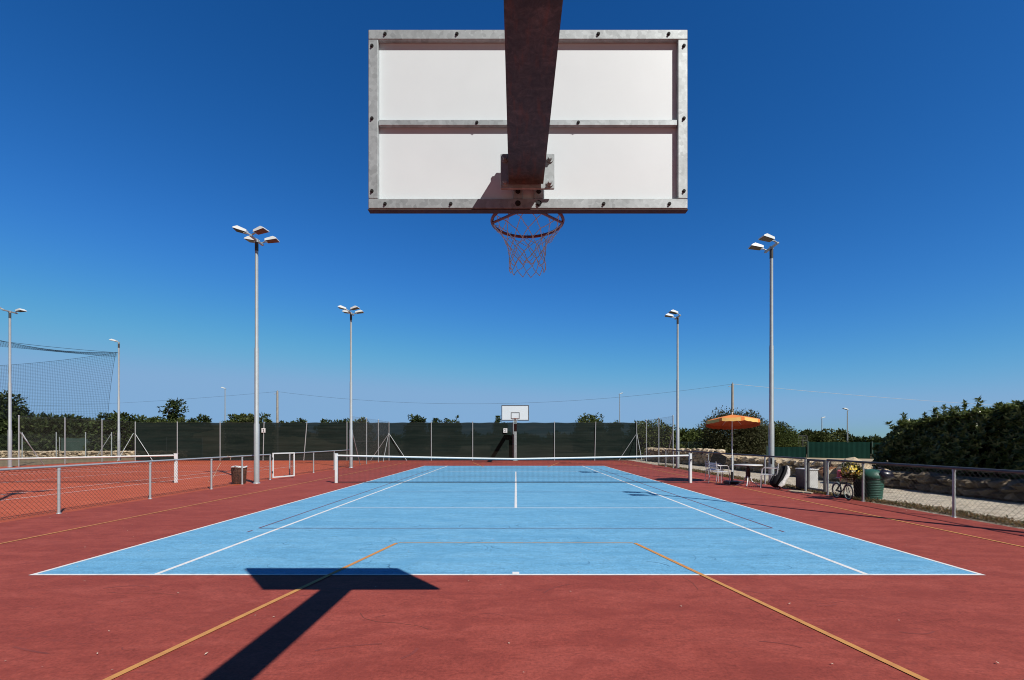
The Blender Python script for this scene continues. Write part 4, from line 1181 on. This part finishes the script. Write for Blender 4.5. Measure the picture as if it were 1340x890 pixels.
# bicycle planter
def make_bike():
    rw = Vector((8.69, 12.93, .205)); fw_ = Vector((8.655, 12.43, .205)); R_ = .19
    d = (fw_ - rw).normalized(); up = Vector((0, 0, 1)); sd = d.cross(up)
    t = thing('bicycle', ((rw + fw_) / 2 - Vector((0, 0, .205))), 'small old bicycle with pale wheels standing by the right fence', 'bicycle')
    t.location.z = 0
    for c, tm in ((rw, M_rubber), (fw_, M_rubber)):
        g = MB(); g.path([c + (d * math.cos(a) + up * math.sin(a)) * R_ for a in [2 * PI * i / 28 for i in range(28)]], .014, 6, True); w = g.build('wheel', tm, t)
        g = MB(); g.path([c + (d * math.cos(a) + up * math.sin(a)) * (R_ - .018) for a in [2 * PI * i / 28 for i in range(28)]], .009, 5, True)
        for i in range(14): a = 2 * PI * i / 14; g.tube(c, c + (d * math.cos(a) + up * math.sin(a)) * (R_ - .02), .0022, n=3, caps=False)
        g.tube(c - sd * .03, c + sd * .03, .014, n=8); g.build('rim', M_mint, w)
    bb = rw.lerp(fw_, .42) + Vector((0, 0, -.02)); st = rw.lerp(fw_, .30) + Vector((0, 0, .26)); hd = fw_ - d * .07 + Vector((0, 0, .27))
    g = MB()
    for (a, b) in ((bb, st), (bb, hd - up * .06), (rw + sd * .02, bb), (rw - sd * .02, bb), (rw + sd * .02, st - up * .05), (rw - sd * .02, st - up * .05), (st - up * .05, hd - up * .02)): g.tube(a, b, .011, n=6)
    g.tube(hd, hd - up * .1, .015, n=8)
    for s in (-1, 1): g.tube(hd - up * .1 + sd * .02 * s, fw_ + sd * .03 * s, .009, n=6)
    g.build('frame', M_black, t)
    g = MB(); p = hd + up * .1; g.tube(hd, p, .011, n=6); g.path([p - d * .12 + sd * .20, p - d * .03 + sd * .17, p + d * .02, p - d * .03 - sd * .17, p - d * .12 - sd * .20], .010, 6); g.build('handlebar', M_alu, t)
    g = MB(); g.tube(st, st + up * .08, .010, n=6); M = Matrix.Rotation(math.atan2(d.y, d.x), 3, 'Z')
    g.bbox(tuple(st + up * .10), (.20, .11, .05), .02, M); g.bbox(tuple(st + up * .20 - d * .03), (.11, .12, .22), .035, M); g.build('saddle', M_pink, t)
    g = MB(); g.path([rw + (d * math.cos(a) + up * math.sin(a)) * (R_ + .03) for a in [PI * .15 + PI * .85 * i / 12 for i in range(13)]], .012, 5); g.path([fw_ + (d * math.cos(a) + up * math.sin(a)) * (R_ + .03) for a in [PI * .2 + PI * .6 * i / 10 for i in range(11)]], .012, 5); g.build('mudguard', M_mint, t)
    g = MB(); g.path([bb + sd * .06 + (d * math.cos(a) + up * math.sin(a)) * .05 for a in [2 * PI * i / 14 for i in range(14)]], .006, 5, True); g.tube(bb - sd * .08, bb + sd * .08, .01, n=6); g.build('crank', M_collar, t)
    bc = fw_ + d * .08 + Vector((0, 0, .30))
    g = MB()
    for k in range(4): zz = k * .045; r = .10 + .012 * k; g.path([bc + Vector((r * math.cos(a), r * math.sin(a), zz)) for a in [2 * PI * i / 16 for i in range(16)]], .006, 5, True)
    for i in range(16): a = 2 * PI * i / 16; g.tube(bc + Vector((.10 * math.cos(a), .10 * math.sin(a), 0)), bc + Vector((.136 * math.cos(a), .136 * math.sin(a), .135)), .004, n=4)
    g.lathe(tuple(bc), [(.0, 0), (.10, .004)], 16); g.build('basket', M_wicker, t)
    return bc
bc = make_bike()
t = thing('flowers', bc + Vector((0, 0, .05)), 'bushy bunch of yellow and cream flowers filling the bicycle basket', 'flowers')
vs, fs = crown(bc + Vector((.02, -.01, .24)), (.21, .21, .21), 60, 14, .06, 66, .3, .7); g = MB(); g.add(vs, fs); g.build('leaves', F_light, t)
rr = random.Random(8)
def blossoms(nb_, sz, name, mat, seed):
    rr = random.Random(seed); g = MB(); vs = []; fs = []
    for _ in range(nb_):
        q = rdir(rr); q.z = abs(q.z) * 1.0 - .35; c = bc + Vector((.02, -.01, .25)) + q.normalized() * rr.uniform(.17, .235); out = q.normalized()
        a = out.cross(Vector((0, 0, 1)) if abs(out.z) < .9 else Vector((1, 0, 0))).normalized(); b = out.cross(a)
        for k in range(7):
            th = 2 * PI * k / 7; leafquad(vs, fs, c, (a * math.cos(th) + b * math.sin(th)) + out * .35, out, sz * rr.uniform(.8, 1.2), sz * .7)
    g.add(vs, fs); g.build(name, mat, t)
blossoms(60, .042, 'blossoms', M_petal, 21); blossoms(40, .036, 'pale_blossoms', M_petalw, 22)
# dark slanted board beyond the fence near the net post
t = thing('slanted_board', (10.3, 24.2, 0), 'black slanted board on short legs standing on gravel left of the parasol', 'board')
g = MB(); g.bbox((10.25, 24.2, .52), (.72, .05, .85), .01, Matrix.Rotation(R(28), 3, 'Y') @ Matrix.Rotation(R(-20), 3, 'X')); g.build('panel', M_matte, t)
for s in (-.35, .35):
    g = MB(); g.tube((10.25 + s, 24.35, 0), (10.25 + s, 24.22, .55), .02, n=6); g.build('leg', M_collar, t)
# wicker basket bin beside the left mast and a cord over the rail
wx_, wy_ = -9.98, 17.22
t = thing('basket_bin', (wx_, wy_, 0), 'rusty brown round basket bin with pale rim beside the left mast', 'litter bin')
g = MB(); g.lathe((wx_, wy_, 0), [(.20, .01), (.225, .2), (.235, .4), (.24, .58), (.225, .58), (.20, .1)], 20, True, True, True)
for k in range(20):
    a = 2 * PI * k / 20; g.tube((wx_ + .215 * math.cos(a), wy_ + .215 * math.sin(a), .02), (wx_ + .247 * math.cos(a), wy_ + .247 * math.sin(a), .58), .009, n=4)
g.build('body', M_wicker, t)
g = MB(); g.path([(wx_ + .245 * math.cos(a), wy_ + .245 * math.sin(a), .60 + .015 * math.sin(3 * a)) for a in [2 * PI * i / 24 for i in range(24)]], .026, 8, True); g.build('rim', M_lampwhite, t)
g = MB(); g.path([(-9.73, 16.1, 1.03), (-9.66, 16.2, 1.0), (-9.69, 16.2, .9)] , .008, 6)
g.path([(-9.74, 15.95, 1.03), (-9.80, 15.95, .99), (-9.83, 15.9, .8), (-9.88, 15.75, .55), (-9.90, 15.62, .34), (-9.95, 15.45, .22)], .007, 6)
tag(g.build('cord', plain('pale_cord', (.62, .45, .32), .9), None, (-9.74, 16, 1)), 'pale cord hanging over the left low fence rail', 'cord')

# ------------------------------------------------------------------ light, world, camera
SUN = Vector((.62, -.77, 1.0)).normalized()
sd_ = bpy.data.lights.new('sun', 'SUN'); sd_.energy = 4.75; sd_.angle = R(.53); sd_.color = (1.0, .955, .89)
so = bpy.data.objects.new('sun', sd_); COL.objects.link(so); so.rotation_euler = SUN.to_track_quat('Z', 'Y').to_euler()
so.location = (20, -20, 30)
w = bpy.data.worlds.new('World'); C.world = w; w.use_nodes = True
nt = w.node_tree; bg = nt.nodes['Background']
sky = nt.nodes.new('ShaderNodeTexSky'); sky.sky_type = 'NISHITA'; sky.sun_disc = False
sky.sun_elevation = math.asin(SUN.z); sky.sun_rotation = math.atan2(SUN.x, SUN.y)
sky.altitude = 0; sky.air_density = 1.0; sky.dust_density = .4; sky.ozone_density = 3.0
# per-channel curve and cap: the sky deepens towards the zenith and its sun-side glow is limited
STR = .08
sp_ = nt.nodes.new('ShaderNodeSeparateColor'); cb_ = nt.nodes.new('ShaderNodeCombineColor')
nt.links.new(sky.outputs[0], sp_.inputs[0])
for i, (k, gmm, cap) in enumerate(((1.85, 1.92, .225), (1.44, 1.30, .41), (1.95, 1.20, .66))):
    p = nt.nodes.new('ShaderNodeMath'); p.operation = 'POWER'; nt.links.new(sp_.outputs[i], p.inputs[0]); p.inputs[1].default_value = gmm
    m = nt.nodes.new('ShaderNodeMath'); m.operation = 'MULTIPLY'; nt.links.new(p.outputs[0], m.inputs[0]); m.inputs[1].default_value = k * STR ** gmm / STR
    n_ = nt.nodes.new('ShaderNodeMath'); n_.operation = 'SMOOTH_MIN'; n_.inputs[2].default_value = .35 * cap / STR; nt.links.new(m.outputs[0], n_.inputs[0]); n_.inputs[1].default_value = cap / STR
    nt.links.new(n_.outputs[0], cb_.inputs[i])
# sky behind the camera is strongly darkened to hold fill light down and deepen shadows
tc_ = nt.nodes.new('ShaderNodeTexCoord'); sx_ = nt.nodes.new('ShaderNodeSeparateXYZ'); nt.links.new(tc_.outputs['Generated'], sx_.inputs[0])
mr_ = nt.nodes.new('ShaderNodeMapRange'); mr_.interpolation_type = 'SMOOTHSTEP'; nt.links.new(sx_.outputs['Y'], mr_.inputs['Value'])
for k_, v_ in (('From Min', -.1), ('From Max', .55), ('To Min', .19), ('To Max', 1.0)): mr_.inputs[k_].default_value = v_
vm_ = nt.nodes.new('ShaderNodeVectorMath'); vm_.operation = 'SCALE'; nt.links.new(cb_.outputs[0], vm_.inputs[0]); nt.links.new(mr_.outputs[0], vm_.inputs['Scale'])
nt.links.new(vm_.outputs[0], bg.inputs['Color'])
bg.inputs['Strength'].default_value = STR

cam = bpy.data.cameras.new('camera'); co = bpy.data.objects.new('camera', cam); COL.objects.link(co)
co.location = (0, 0, 1.555); co.rotation_euler = (R(90), 0, 0)
cam.sensor_fit = 'HORIZONTAL'; cam.sensor_width = 36.0; cam.lens = 625.0 / 1340 * 36
cam.shift_x = -5.0 / 1340; cam.shift_y = 131.5 / 1340
cam.clip_start = .05; cam.clip_end = 8000
C.camera = co
C.render.engine = 'CYCLES'
C.view_settings.view_transform = 'Standard'; C.view_settings.look = 'None'; C.view_settings.gamma = 1
C.view_settings.exposure = 0.0
C.cycles.transparent_max_bounces = 16
C.cycles.pixel_filter_type = 'BLACKMAN_HARRIS'; C.cycles.filter_width = 1.05
